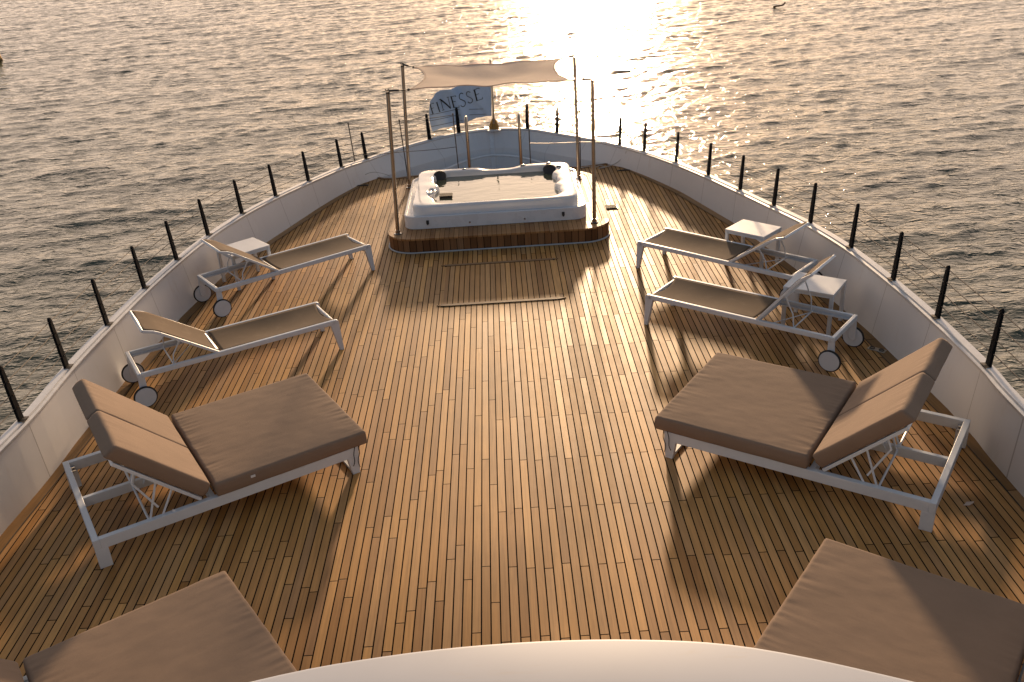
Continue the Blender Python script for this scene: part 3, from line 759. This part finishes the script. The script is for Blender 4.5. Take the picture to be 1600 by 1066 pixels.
for i in range(NU + 1):
    u = i / NU
    for j in range(NV + 1):
        v = j / NV
        p = (C['FL'] * (1 - u) + C['FR'] * u) * (1 - v) + (C['BL'] * (1 - u) + C['BR'] * u) * v
        e = 4 * v * (1 - v); eu = 4 * u * (1 - u)
        le = .17 * e * (1 - u) ** 3; re = -.15 * e * u ** 3
        p.x += le + re
        p.y += .055 * eu * (1 - v) ** 3 - .05 * eu * v ** 3
        p.z += -.075 * e * eu + .012 * math.sin(9 * v + 2 * u) * e * (abs(2 * u - 1)) ** 2 + .010 * math.sin(u * 23 + v * 4) * (1 - e) * eu + .02 * noise.noise(Vector((u * 3, v * 3, 0)))
        vs.append(p - os_)
for i in range(NU):
    for j in range(NV):
        a = i * (NV + 1) + j; fs.append((a, a + NV + 1, a + NV + 2, a + 1))
m = MB(); m.add(vs, fs); cl = m.build('cloth', M['sail'], sail, smooth=True, solid=.004)
E = lambda i, j: vs[i * (NV + 1) + j]
m = MB(); loop = [E(i, 0) for i in range(NU)] + [E(NU, j) for j in range(NV)] + [E(i, NV) for i in range(NU, 0, -1)] + [E(0, j) for j in range(NV, 0, -1)]
m.tube(loop, .008, 6, closed=True); m.build('hem', M['sail'], sail, smooth=True)
for a, b in ((C['FL'], tips[0]), (C['BL'], tips[1]), (C['FR'], tips[2]), (C['BR'], tips[3])):
    a = a - os_; b = b - os_; m = MB(); m.tube([a, a.lerp(b, .35), b], .0065, 6)
    m.tube([a.lerp(b, .5), a.lerp(b, .93)], .014, 8)
    m.tube([a.lerp(b, .02), a.lerp(b, .10)], .016, 8)
    m.build('turnbuckle', M['thin'], sail, smooth=True)

# ------------------------------------------------------------------ hatch and small deck fittings
h = empty('deck_hatch', (-.09, 10.4, 0)); tag(h, 'flush rectangular teak hatch in the deck before the tub step', 'hatch')
x0, x1, y0, y1 = -.76, .575, 9.80, 11.04
m = MB(); a = .004
m.add([(x0 + .09, y0 - 10.4, a), (x1 + .09, y0 - 10.4, a), (x1 + .09, y1 - 10.4, a), (x0 + .09, y1 - 10.4, a)], [(0, 1, 2, 3)]); hp = m.build('planked_lid', M['hatch'], h)
for yb in (y0, y1):
    m = MB(); m.prism([(x0 + .09 - .07, yb - 10.4), (x0 + .09 + .03, yb - 10.4 - .026), (x1 + .09 - .03, yb - 10.4 - .026), (x1 + .09 + .07, yb - 10.4), (x1 + .09 - .0, yb - 10.4 + .026), (x0 + .09, yb - 10.4 + .026)], 0, .009)
    e = m.build('end_board', M['trim'], h)
    for s_ in (-1, 1):
        m = MB(); m.box((x0 + .09 - .02, yb - 10.4 + s_ * .028 - .0025, 0), (x1 + .09 + .02, yb - 10.4 + s_ * .028 + .0025, .0075)); m.build('seal', M['rubber'], e)
def fitting(name, lbl, cat, x, y, rz_, kind):
    f = empty(name, (x, y, 0), rz_); tag(f, lbl, cat)
    if kind == 'slot':
        m = MB(); m.box((-.10, -.022, 0), (.10, .022, .012)); m.build('plate', M['thin'], f, bevel=.004)
        m = MB(); m.box((-.07, -.009, .012), (.07, .009, .017)); m.build('slot', M['pillow'], f)
    elif kind == 'grid':
        m = MB(); m.box((-.11, -.085, 0), (.11, .085, .008)); m.build('frame', M['thin'], f, bevel=.002)
        for k in range(5): m = MB(); m.box((-.09, -.07 + k * .032, .008), (.09, -.056 + k * .032, .016)); m.build('slat', M['black'], f)
    else:
        m = MB(); m.box((-.085, -.035, 0), (.085, .035, .009)); m.build('plate', M['steel'], f, bevel=.004)
        for s_ in (-1, 1): m = MB(); m.tube([(s_ * .045 + .022 * math.cos(t), .022 * math.sin(t), .012) for t in [2 * math.pi * q / 14 for q in range(14)]], .005, 6, closed=True); m.build('ring', M['wire'], f, smooth=True)
fitting('deck_socket', 'dark slotted plate on the deck near the port bow', 'deck fitting', -2.26, 14.85, 0, 'slot')
fitting('deck_socket', 'dark slotted plate on the deck near the starboard bow', 'deck fitting', 1.97, 14.78, 0, 'slot')
fitting('floor_grate', 'small dark grating in the deck right of the tub step', 'grate', 1.53, 12.95, 0, 'grid')
fitting('lashing_eye', 'flush steel lashing eye on the deck by the right bulwark', 'deck fitting', 3.53, 8.07, R(-42), 'ring')
fitting('lashing_eye', 'flush steel lashing eye on the deck by the left bulwark', 'deck fitting', -3.62, 7.66, R(40), 'ring')
m = MB(); m.add([(-.045, -.012, .004), (-.01, .014, .014), (.05, .022, .008), (.03, -.008, .017), (-.005, -.02, .006)], [(0, 4, 1), (4, 3, 1), (3, 2, 1)])
tag(m.build('fallen_leaf', M['paper'], None, loc=(3.26, 5.57, 0), solid=.001), 'tiny pale dry leaf lying on the planks near the right bulwark', 'leaf')
m = MB(); rp = catmull([(-.30, .05, .012), (-.2, .1, .012), (-.08, .02, .02), (0, .07, .03), (.07, .0, .012), (-.04, -.04, .012), (.12, .03, .015), (.26, .06, .05), (.38, .02, .16), (.42, -.03, .26)], 5)
m.tube(rp, .006, 6); tag(m.build('rope', M['rope'], None, smooth=True, loc=(1.62, 15.0, .0)), 'loose tangle of thin line on the planks at the starboard bow', 'rope')
m = MB(); rp = catmull([(0, 0, .02), (.10, .06, .10), (.25, .10, .14), (.42, .12, .10), (.52, .16, .04)], 5)
m.tube([Vector(p) for p in rp], .004, 6); tag(m.build('rope', M['rope'], None, smooth=True, loc=(-2.36, 15.02, .0)), 'thin slack line hanging against the port bulwark corner', 'rope')

# ------------------------------------------------------------------ side tables
def side_table(lx, ly, h_, loc, rz_, lbl):
    t = empty('side_table', loc, rz_); tag(t, lbl, 'side table', 'small white side tables')
    m = MB(); m.box((-lx / 2, -ly / 2, h_ - .018), (lx / 2, ly / 2, h_)); m.build('table_top', M['table'], t, bevel=.004)
    for sx in (-1, 1):
        for sy in (-1, 1):
            m = MB(); a = (sx * (lx / 2 - .021), sy * (ly / 2 - .021)); m.bar((a[0], a[1], 0), (a[0], a[1], h_ - .0185), .036, .036, up=(0, 1, 0)); m.build('leg', M['white'], t, bevel=.003)
    m = MB()
    for sy in (-1, 1): m.box((-lx / 2 + .04, sy * (ly / 2 - .018) - .009, h_ - .05), (lx / 2 - .04, sy * (ly / 2 - .018) + .009, h_ - .0185))
    for sx in (-1, 1): m.box((sx * (lx / 2 - .018) - .009, -ly / 2 + .04, h_ - .05), (sx * (lx / 2 - .018) + .009, ly / 2 - .04, h_ - .0185))
    m.build('apron', M['white'], t)
side_table(.51, .425, .45, (2.93, 10.49, 0), R(-44), 'small white side table behind the far right sun lounger')
side_table(.51, .44, .45, (3.11, 8.755, 0), R(-35.6), 'small white side table beside the raised back of the nearer right sun lounger')
side_table(.51, .44, .45, (-3.23, 10.97, 0), R(40), 'small white side table behind the far left sun lounger')

# ------------------------------------------------------------------ single sun loungers
SL, SW, SH, SHG = 2.0, .60, .349, 1.224
def make_single(phi, name='sun_lounger'):
    t = empty(name); y = SW / 2 - .018
    m = MB()
    for s_ in (-1, 1): m.box((.03, s_ * y - .018, SH - .05), (SL - .036, s_ * y + .018, SH))
    m.box((SL - .036, -y - .018, SH - .05), (SL, y + .018, SH)); m.box((.03, -y + .018, SH - .045), (.055, y - .018, SH - .012))
    m.box((SHG - .02, -y + .018, SH - .046), (SHG + .01, y - .018, SH - .02))
    fr = m.build('frame', M['white'], t, bevel=.006)
    for s_ in (-1, 1):
        m = MB(); m.add([(x_, s_ * y + dy, z_) for dy in (-.018, .018) for x_, z_ in ((.035, SH), (.085, SH - .05), (.022, 0), (-.020, 0), (-.005, SH - .02), (.008, SH - .004))],
                        [(0, 1, 2, 3, 4, 5), (11, 10, 9, 8, 7, 6)] + [(i, (i + 1) % 6, 6 + (i + 1) % 6, 6 + i) for i in range(6)])
        m.build('leg', M['white'], t, bevel=.004)
    m = MB(); m.tube([(.03, -y + .01, SH - .10), (.085, -y * .5, SH - .075), (.10, 0, SH - .07), (.085, y * .5, SH - .075), (.03, y - .01, SH - .10)], .013, 8); m.build('front_brace', M['white'], t, smooth=True)
    for s_ in (-1, 1):
        m = MB(); m.prism([(SL - .062, SH - .05), (SL - .002, SH - .05), (SL + .012, .11), (SL - .005, .083), (SL - .045, .083), (SL - .062, .11)], -.009, .009, Matrix(((1, 0, 0, 0), (0, 0, 1, s_ * (y - .004)), (0, 1, 0, 0), (0, 0, 0, 1))))
        m.build('wheel_bracket', M['white'], t, bevel=.003)
        wy = s_ * (y + .022); wx = SL - .025
        w_ = empty('wheel'); w_.parent = t; w_.location = (wx, wy, .108)
        COL.objects.unlink(w_); bpy.data.objects.remove(w_)
        m = MB(); m.tube([(0, -.013, 0), (0, -.015, 0), (0, .015, 0), (0, .013, 0)], [.085, .096, .096, .085], 36)
        wh = m.build('wheel', M['white'], t, smooth=True); wh.location = (wx, wy, .108)
        m = MB(); m.tube([(.099 * math.cos(a), 0, .099 * math.sin(a)) for a in [2 * math.pi * q / 40 for q in range(40)]], .0115, 8, closed=True); m.build('tyre', M['rubber'], wh, smooth=True)
        m = MB(); m.cyl((0, s_ * -.030, 0), (0, s_ * -.012, 0), .010, 12); m.build('axle_cap', M['pillow'], wh, smooth=True)
    # sling
    def slab(n0, n1, pos, mat, nm, par, th=.005):
        vs = []; fs = []
        for i in range(n0 + 1):
            for j in range(n1 + 1): vs.append(pos(i / n0, j / n1))
        for i in range(n0):
            for j in range(n1):
                a = i * (n1 + 1) + j; fs.append((a, a + n1 + 1, a + n1 + 2, a + 1))
        m = MB(); m.add(vs, fs); return m.build(nm, mat, par, smooth=True, solid=th)
    yw = y - .012
    def seat(u, v):
        yy = -yw + 2 * yw * v; e = 4 * v * (1 - v)
        x = .03 + .045 * e * (1 - u) ** 6 + (SHG - .035 - .03) * u
        return (x, yy, SH - .004 - .024 * e * (1 - .35 * u) - .012 * e * math.exp(-((u - .55) / .25) ** 2))
    slab(40, 16, seat, M['sling'], 'seat_sling', t)
    # back rest, built flat with its hinge at the origin then tilted
    b = MB(); BL = .752
    for s_ in (-1, 1):
        P = [(0, s_ * (y - .001), -.004), (.30, s_ * (y - .001), -.004), (.60, s_ * (y - .001), -.006), (.66, s_ * (y - .001), -.012), (BL, s_ * (y - .001), -.040)]
        for p, q in zip(P[:-1], P[1:]): b.bar(p, q, .022, .026)
    b.bar((BL, -y, -.040), (BL, y, -.040), .026, .026); b.bar((.01, -y, -.004), (.01, y, -.004), .022, .022); b.bar((.40, -y, -.024), (.40, y, -.024), .016, .02)
    back = b.build('backrest', M['white'], t, bevel=.003); back.location = (SHG, 0, SH - .006); back.rotation_euler = (0, -phi, 0)
    def bs(u, v):
        x = .0 + (BL - .004) * u; e = 4 * v * (1 - v); z = .010 if x < .60 else .010 - .034 * ((x - .60) / .15) ** 1.4
        return (x, -yw + 2 * yw * v, z - .016 * e * (1 - u * .5))
    slab(30, 14, bs, M['sling'], 'back_sling', back)
    # prop: slide rails plus support hoop
    cx_, sx_ = math.cos(phi), math.sin(phi); att = Vector((SHG + .40 * cx_, 0, SH + .40 * sx_ - .03))
    m = MB(); foot = Vector((SHG + .40 * cx_ + .10, 0, SH - .035))
    for s_ in (-1, 1):
        m.tube([att + Vector((0, s_ * (y - .05), 0)), att.lerp(foot, .55) + Vector((.03, s_ * (y - .06), 0)), foot + Vector((0, s_ * (y - .07), 0))], .0065, 6)
        m.bar((SHG - .0, s_ * (y - .035), SH - .042), (SL - .03, s_ * (y - .035), SH - .042), .018, .014)
    m.tube([foot + Vector((0, -y + .02, 0)), foot + Vector((0, y - .02, 0))], .0075, 6)
    m.tube([foot + Vector((0, y - .08, 0)), Vector((SHG + .12, -y + .05, SH - .04))], .005, 6)
    m.build('prop', M['white'], t, smooth=True)
    return t
def place_single(o, px, py, a, side, lbl):
    a = a if True else a
    q = Matrix.Rotation(a, 3, 'Z') @ Vector((0, side * .30, 0))
    o.location = (px + q.x, py + q.y, 0); o.rotation_euler = (0, 0, a)
    tag(o, lbl, 'sun lounger', 'narrow wheeled sun loungers')
G = make_single(.622); K = make_single(.90)
place_single(G, -1.7687, 8.8193, 3.6546, -1, 'narrow sun lounger on the left, directly behind the wide left daybed')
o = copy_tree(G); place_single(o, -1.6757, 11.0424, 3.7701, -1, 'narrow sun lounger on the left nearest to the hot tub')
place_single(K, 1.4176, 8.9659, -.6893, 1, 'narrow sun lounger on the right with the steeply raised back, behind the wide daybed')
o = copy_tree(G); place_single(o, 1.5667, 10.563, -.7577, 1, 'narrow sun lounger on the right nearest to the hot tub')

# ------------------------------------------------------------------ wide daybeds
DL, DW, DH, DCT, DCL, DCO = 2.054, 1.28, .244, .364, 1.153, .080
def cushion(lx, ly, lz, seed, puff=.007, wr=.0024, n=96, slant=0.0, r=.016):
    """rounded, slightly crowned cushion, origin at lower corner x=0, centred in y"""
    random.seed(seed); nz = 8; nx = n; ny = max(10, int(n * ly / lx))
    def P(u, v, w_):
        x = lx * u; yv = ly * (v - .5); z = lz * w_
        q = Vector((x, yv, z)); c = Vector((min(max(x, r), lx - r), min(max(yv, -ly / 2 + r), ly / 2 - r), min(max(z, r), lz - r)))
        d = q - c
        if d.length > r: q = c + d.normalized() * r
        ex = min(u, 1 - u) * lx; ey = min(v, 1 - v) * ly
        top = max(0, (w_ - .5) * 2)
        q.z += top * puff * (1 - math.exp(-min(ex, ey) / .12))
        # pulled seams near the ends
        k = math.exp(-ex / .09) * (1 - math.exp(-ex / .012)) ; f = noise.noise(Vector((x * 3 + seed, yv * 26, seed * 3.1)))
        q.z += top * .0075 * k * (f + .25 * noise.noise(Vector((x * 6, yv * 60, seed))))
        q.z += top * wr * .9 * noise.noise(Vector((x * 3.2 + seed, yv * 4.5, seed)))
        q.z += top * wr * .5 * noise.noise(Vector((x * 9 + seed, yv * 14, seed + 4)))
        side = 1 - abs(2 * w_ - 1)
        nn_ = noise.noise(Vector((x * 5, yv * 5, seed + w_ * 2)))
        if u in (0.0, 1.0): q.x += (.006 * side + .004 * nn_) * (1 if u else -1)
        if v in (0.0, 1.0): q.y += (.006 * side + .004 * nn_) * (1 if v else -1)
        if slant: q.x += slant * (1 - w_) * (u ** 8)
        return q
    m = MB()
    def face(f, a, b):
        vs = [f(i / a, j / b) for i in range(a + 1) for j in range(b + 1)]
        m.add(vs, [(i * (b + 1) + j, (i + 1) * (b + 1) + j, (i + 1) * (b + 1) + j + 1, i * (b + 1) + j + 1) for i in range(a) for j in range(b)])
    face(lambda a, b: P(a, b, 1.0), nx, ny); face(lambda a, b: P(a, b, 0.0), nx, ny)
    face(lambda a, b: P(a, 0.0, b), nx, nz); face(lambda a, b: P(a, 1.0, b), nx, nz)
    face(lambda a, b: P(0.0, a, b), ny, nz); face(lambda a, b: P(1.0, a, b), ny, nz)
    return m
def weld(o):
    bm = bmesh.new(); bm.from_mesh(o.data); bmesh.ops.remove_doubles(bm, verts=bm.verts, dist=.0006); bmesh.ops.recalc_face_normals(bm, faces=bm.faces); bm.to_mesh(o.data); bm.free()
    o.data.polygons.foreach_set('use_smooth', [True] * len(o.data.polygons))
def piping(lx, ly, z, r=.003):
    m = MB(); P = rrect(0.004, -ly / 2 + .004, lx - .004, ly / 2 - .004, .03, 5); m.tube([(x, y, z) for x, y in P], r, 6, closed=True); return m
def make_daybed(phi, seed):
    t = empty('daybed'); w = .045; y = DW / 2 - w / 2; zb = DH - .086
    m = MB()
    for yy in (-y, y): m.box((.0, yy - w / 2, zb), (DL - w, yy + w / 2, DH))
    m.box((DL - w, -DW / 2, zb), (DL, DW / 2, DH))
    m.box((1.20, -.018, zb + .004), (DL - w, .018, DH - .002))
    m.box((.0, -y + w / 2, zb), (w, y - w / 2, DH)); m.box((1.16, -y + w / 2, zb + .01), (1.20, y - w / 2, DH - .004))
    m.build('frame', M['white'], t, bevel=.003)
    for s_ in (-1, 1):
        for (xa, xb, xc, xd) in ((-.0, .10, .075, .012), (DL - .09, DL, DL, DL - .09)):
            m = MB(); m.prism([(xa, zb), (xb, zb), (xc, 0), (xd, 0)], -w / 2, w / 2, Matrix(((1, 0, 0, 0), (0, 0, 1, s_ * y), (0, 1, 0, 0), (0, 0, 0, 1)))); m.build('leg', M['white'], t, bevel=.003)
    m = MB(); m.box((.015, -y + w / 2, 0.0), (.07, y - w / 2, .022)); m.build('ground_bar', M['white'], t, bevel=.003)
    for s_ in (-1, 1):
        m = MB()
        for q in range(2): m.tube([(DL - w - .03, s_ * (y - .05) , zb + .02 + q * .03), (DL - w, s_ * (y - .05), zb + .02 + q * .03)], .009, 8)
        m.build('bolt', M['chrome'], t, smooth=True)
    c = cushion(DCL + DCO, DW + .02, DCT - DH - .002, seed).build('seat_cushion', M['cushion'], t); weld(c); c.location = (-DCO, 0, DH + .001)
    for s_ in (-1, 1):
        for q in (0, 1):
            m = MB(); m.tube(catmull([(.08 + .03 * q, s_ * (DW / 2 + .006), .01), (.08 + .05 * q, s_ * (DW / 2 + .016), -.05), (.10 + .03 * q, s_ * (DW / 2 + .012), -.12), (.09 + .055 * q, s_ * (DW / 2 + .008), -.19 + .03 * q)], 4), .0035, 5)
            m.build('tie', M['webbing'], c, smooth=True)
    # two independent back rests
    hw = DW / 2 - .006; T = .118; BLn = .79
    for s_ in (-1, 1):
        b = MB(); yc = s_ * (DW / 4); hy = hw / 2 - .015
        for q in (-1, 1): b.box((0, q * hy - .013, -.030), (BLn - .05, q * hy + .013, -.004))
        b.box((BLn - .076, -hy + .013, -.030), (BLn - .05, hy - .013, -.004)); b.box((0, -hy + .013, -.030), (.026, hy - .013, -.004)); b.box((.36, -hy + .013, -.028), (.385, hy - .013, -.006))
        for k in range(5): b.box((.06 + k * .13, -hy + .013, -.012), (.10 + k * .13, hy - .013, -.006))
        fr = b.build('backrest', M['white'], t, bevel=.002)
        fr.location = (1.173 + T * math.sin(phi), yc, DCT - T * math.cos(phi)); fr.rotation_euler = (0, -phi, 0)
        cu = cushion(BLn, hw, T, seed * 7 + s_ + 3, n=44, puff=.006, wr=.0014, slant=.03, r=.015).build('back_cushion', M['cushion'], fr); weld(cu); cu.location = (0, 0, 0)
        # props under each back
        cs, sn = math.cos(phi), math.sin(phi)
        top = Vector((1.173 + T * sn + .40 * cs, yc, DCT - T * cs + .40 * sn - .03)); top2 = top + Vector((.20 * cs, 0, .20 * sn))
        m = MB()
        for q in (-1, 1):
            yy = q * (hy - .02)
            m.tube([top2 + Vector((-.02, yy, 0)), top2 + Vector((.02, yy, -.10)), top + Vector((.03, yy, -.22))], .0085, 8)
            m.tube([top + Vector((.0, yy, -.0)), Vector((top.x + .11, yc + yy, DH - .03))], .0085, 8)
            m.tube([top + Vector((-.14 * cs, yy, -.14 * sn)), Vector((top.x + .03, yc + yy, DH - .04))], .0085, 8)
        m.tube([Vector((top.x + .11, yc - hy, DH - .03)), Vector((top.x + .11, yc + hy, DH - .03))], .009, 8)
        m.build('prop', M['white'], t, smooth=True)
        m = MB(); m.prism([(0, 0), (.045, .012), (.05, .035), (.03, .03), (.02, .05), (0, .04)], -.004, .004, Matrix(((1, 0, 0, top.x - .08), (0, 0, 1, yc + hy), (0, 1, 0, DH - .03), (0, 0, 0, 1)))); m.build('ratchet', M['white'], t)
    return t
def place_day(o, px, py, a, side, lbl):
    q = Matrix.Rotation(a, 3, 'Z') @ Vector((0, side * DW / 2, 0))
    o.location = (px + q.x, py + q.y, 0); o.rotation_euler = (0, 0, a); tag(o, lbl, 'daybed', 'wide taupe cushioned daybeds')
A = make_daybed(.785, 2)
place_day(A, -1.2995, 6.506, 3.6812, -1, 'wide daybed with taupe cushions on the left, both white framed backs raised')
B = make_daybed(.768, 5); place_day(B, 1.1759, 6.4469, -.6072, 1, 'wide daybed with taupe cushions on the right, its raised backs close to the bulwark')
o = copy_tree(A); place_day(o, -1.299, 3.8032, 3.7448, -1, 'wide daybed cut off by the lower left corner of the view')
o = copy_tree(B); place_day(o, 1.2209, 3.787, -.6579, 1, 'wide daybed cut off by the lower right corner of the view')
# care label on the left bed's seat cushion
for ch in A.children:
    if ch.name.startswith('seat_cushion'):
        m = MB(); m.box((.93, DW / 2 + .014, .070), (.965, DW / 2 + .019, .088)); m.build('care_tag', M['table'], ch)

# ------------------------------------------------------------------ wheelhouse roof in the foreground
rf = empty('wheelhouse', (0, 0, 0)); tag(rf, 'curved white wheelhouse roof edge at the bottom of the view', 'wheelhouse')
pts = [(-3.6, -1.2), (-2.9, .35), (-2.0, 1.16), (-1.3, 1.50), (-.691, 1.677), (-.36, 1.736), (-.046, 1.754), (.266, 1.738), (.535, 1.687), (.876, 1.548), (1.4, 1.30), (2.1, .86), (2.9, .10), (3.5, -1.2)]
cv = [(p.x, p.y) for p in catmull([(x, y, 0) for x, y in pts], 5)]
poly = cv + [(3.5, -5), (-3.6, -5)]
def inset(d): return [(x * (1 - d / 3.6), y - d) for x, y in poly]
m = MB(); m.loft([[Vector((x, y, z)) for x, y in inset(d)] for d, z in ((.16, 2.47), (.02, 2.49), (.0, 2.50), (.0, 2.592), (.004, 2.600), (.012, 2.602), (.25, 2.592), (.8, 2.56))], cap0=True, cap1=True)
m.build('roof', M['roofpaint'], rf, smooth=True)
m = MB(); m.loft([[Vector((x * .86, y - .75, z)) for x, y in poly] for z in (0, 2.43)]); fw_ = m.build('front_wall', M['hull'], rf, smooth=True)

# added unseen dark deckhouse behind the viewpoint, blocks sky light from astern
up = MB(); up.box((-3.4, -7, 2.6), (3.4, -2.2, 5.2)); up.box((-3.0, -7, 5.2), (3.0, -2.9, 7.6)); up.build('astern_light_blocker', simple('dark_blocker_paint', (.05, .05, .055), .4), rf, bevel=.05)  # kept dark so it bounces little sun back onto the deck
up = MB()
for k in range(6): up.box((-3.0 + k * 1.02, -2.21, 3.4), (-3.0 + k * 1.02 + .92, -2.17, 4.7)); up.box((-2.7 + k * .92, -2.91, 5.9), (-2.7 + k * .92 + .84, -2.87, 7.0))
up.build('blocker_pane', simple('dark_tinted_glass', (.015, .017, .02), .08), rf)  # dark panes on the front of the added light-blocking house

# ------------------------------------------------------------------ things afloat
b = empty('mooring_buoy', (-26.7, 52.9, WZ)); tag(b, 'yellow can buoy leaning in the water at the left edge', 'buoy')
m = MB(); m.tube([(0, 0, -.5), (0, 0, 0), (-.06, 0, .42), (-.12, 0, .82), (-.13, 0, .90)], [.2, .24, .23, .19, .08], 20); m.build('float', M['buoy'], b, smooth=True)
m = MB(); m.tube([(0, 0, -.06), (-.02, 0, .10)], .27, 20); m.build('collar', M['wood'], b, smooth=True)
m = MB(); m.tube(catmull([(-.33, .0, .0), (-.15, .02, .04), (.05, .0, .05), (.22, .02, .10), (.31, .0, .22)], 5), [.05] * 10 + [.045] * 10 + [.06], 8)
tag(m.build('driftwood', M['wood'], None, smooth=True, loc=(15.95, 54.5, WZ + .05)), 'brown piece of driftwood afloat near the top of the view', 'driftwood')
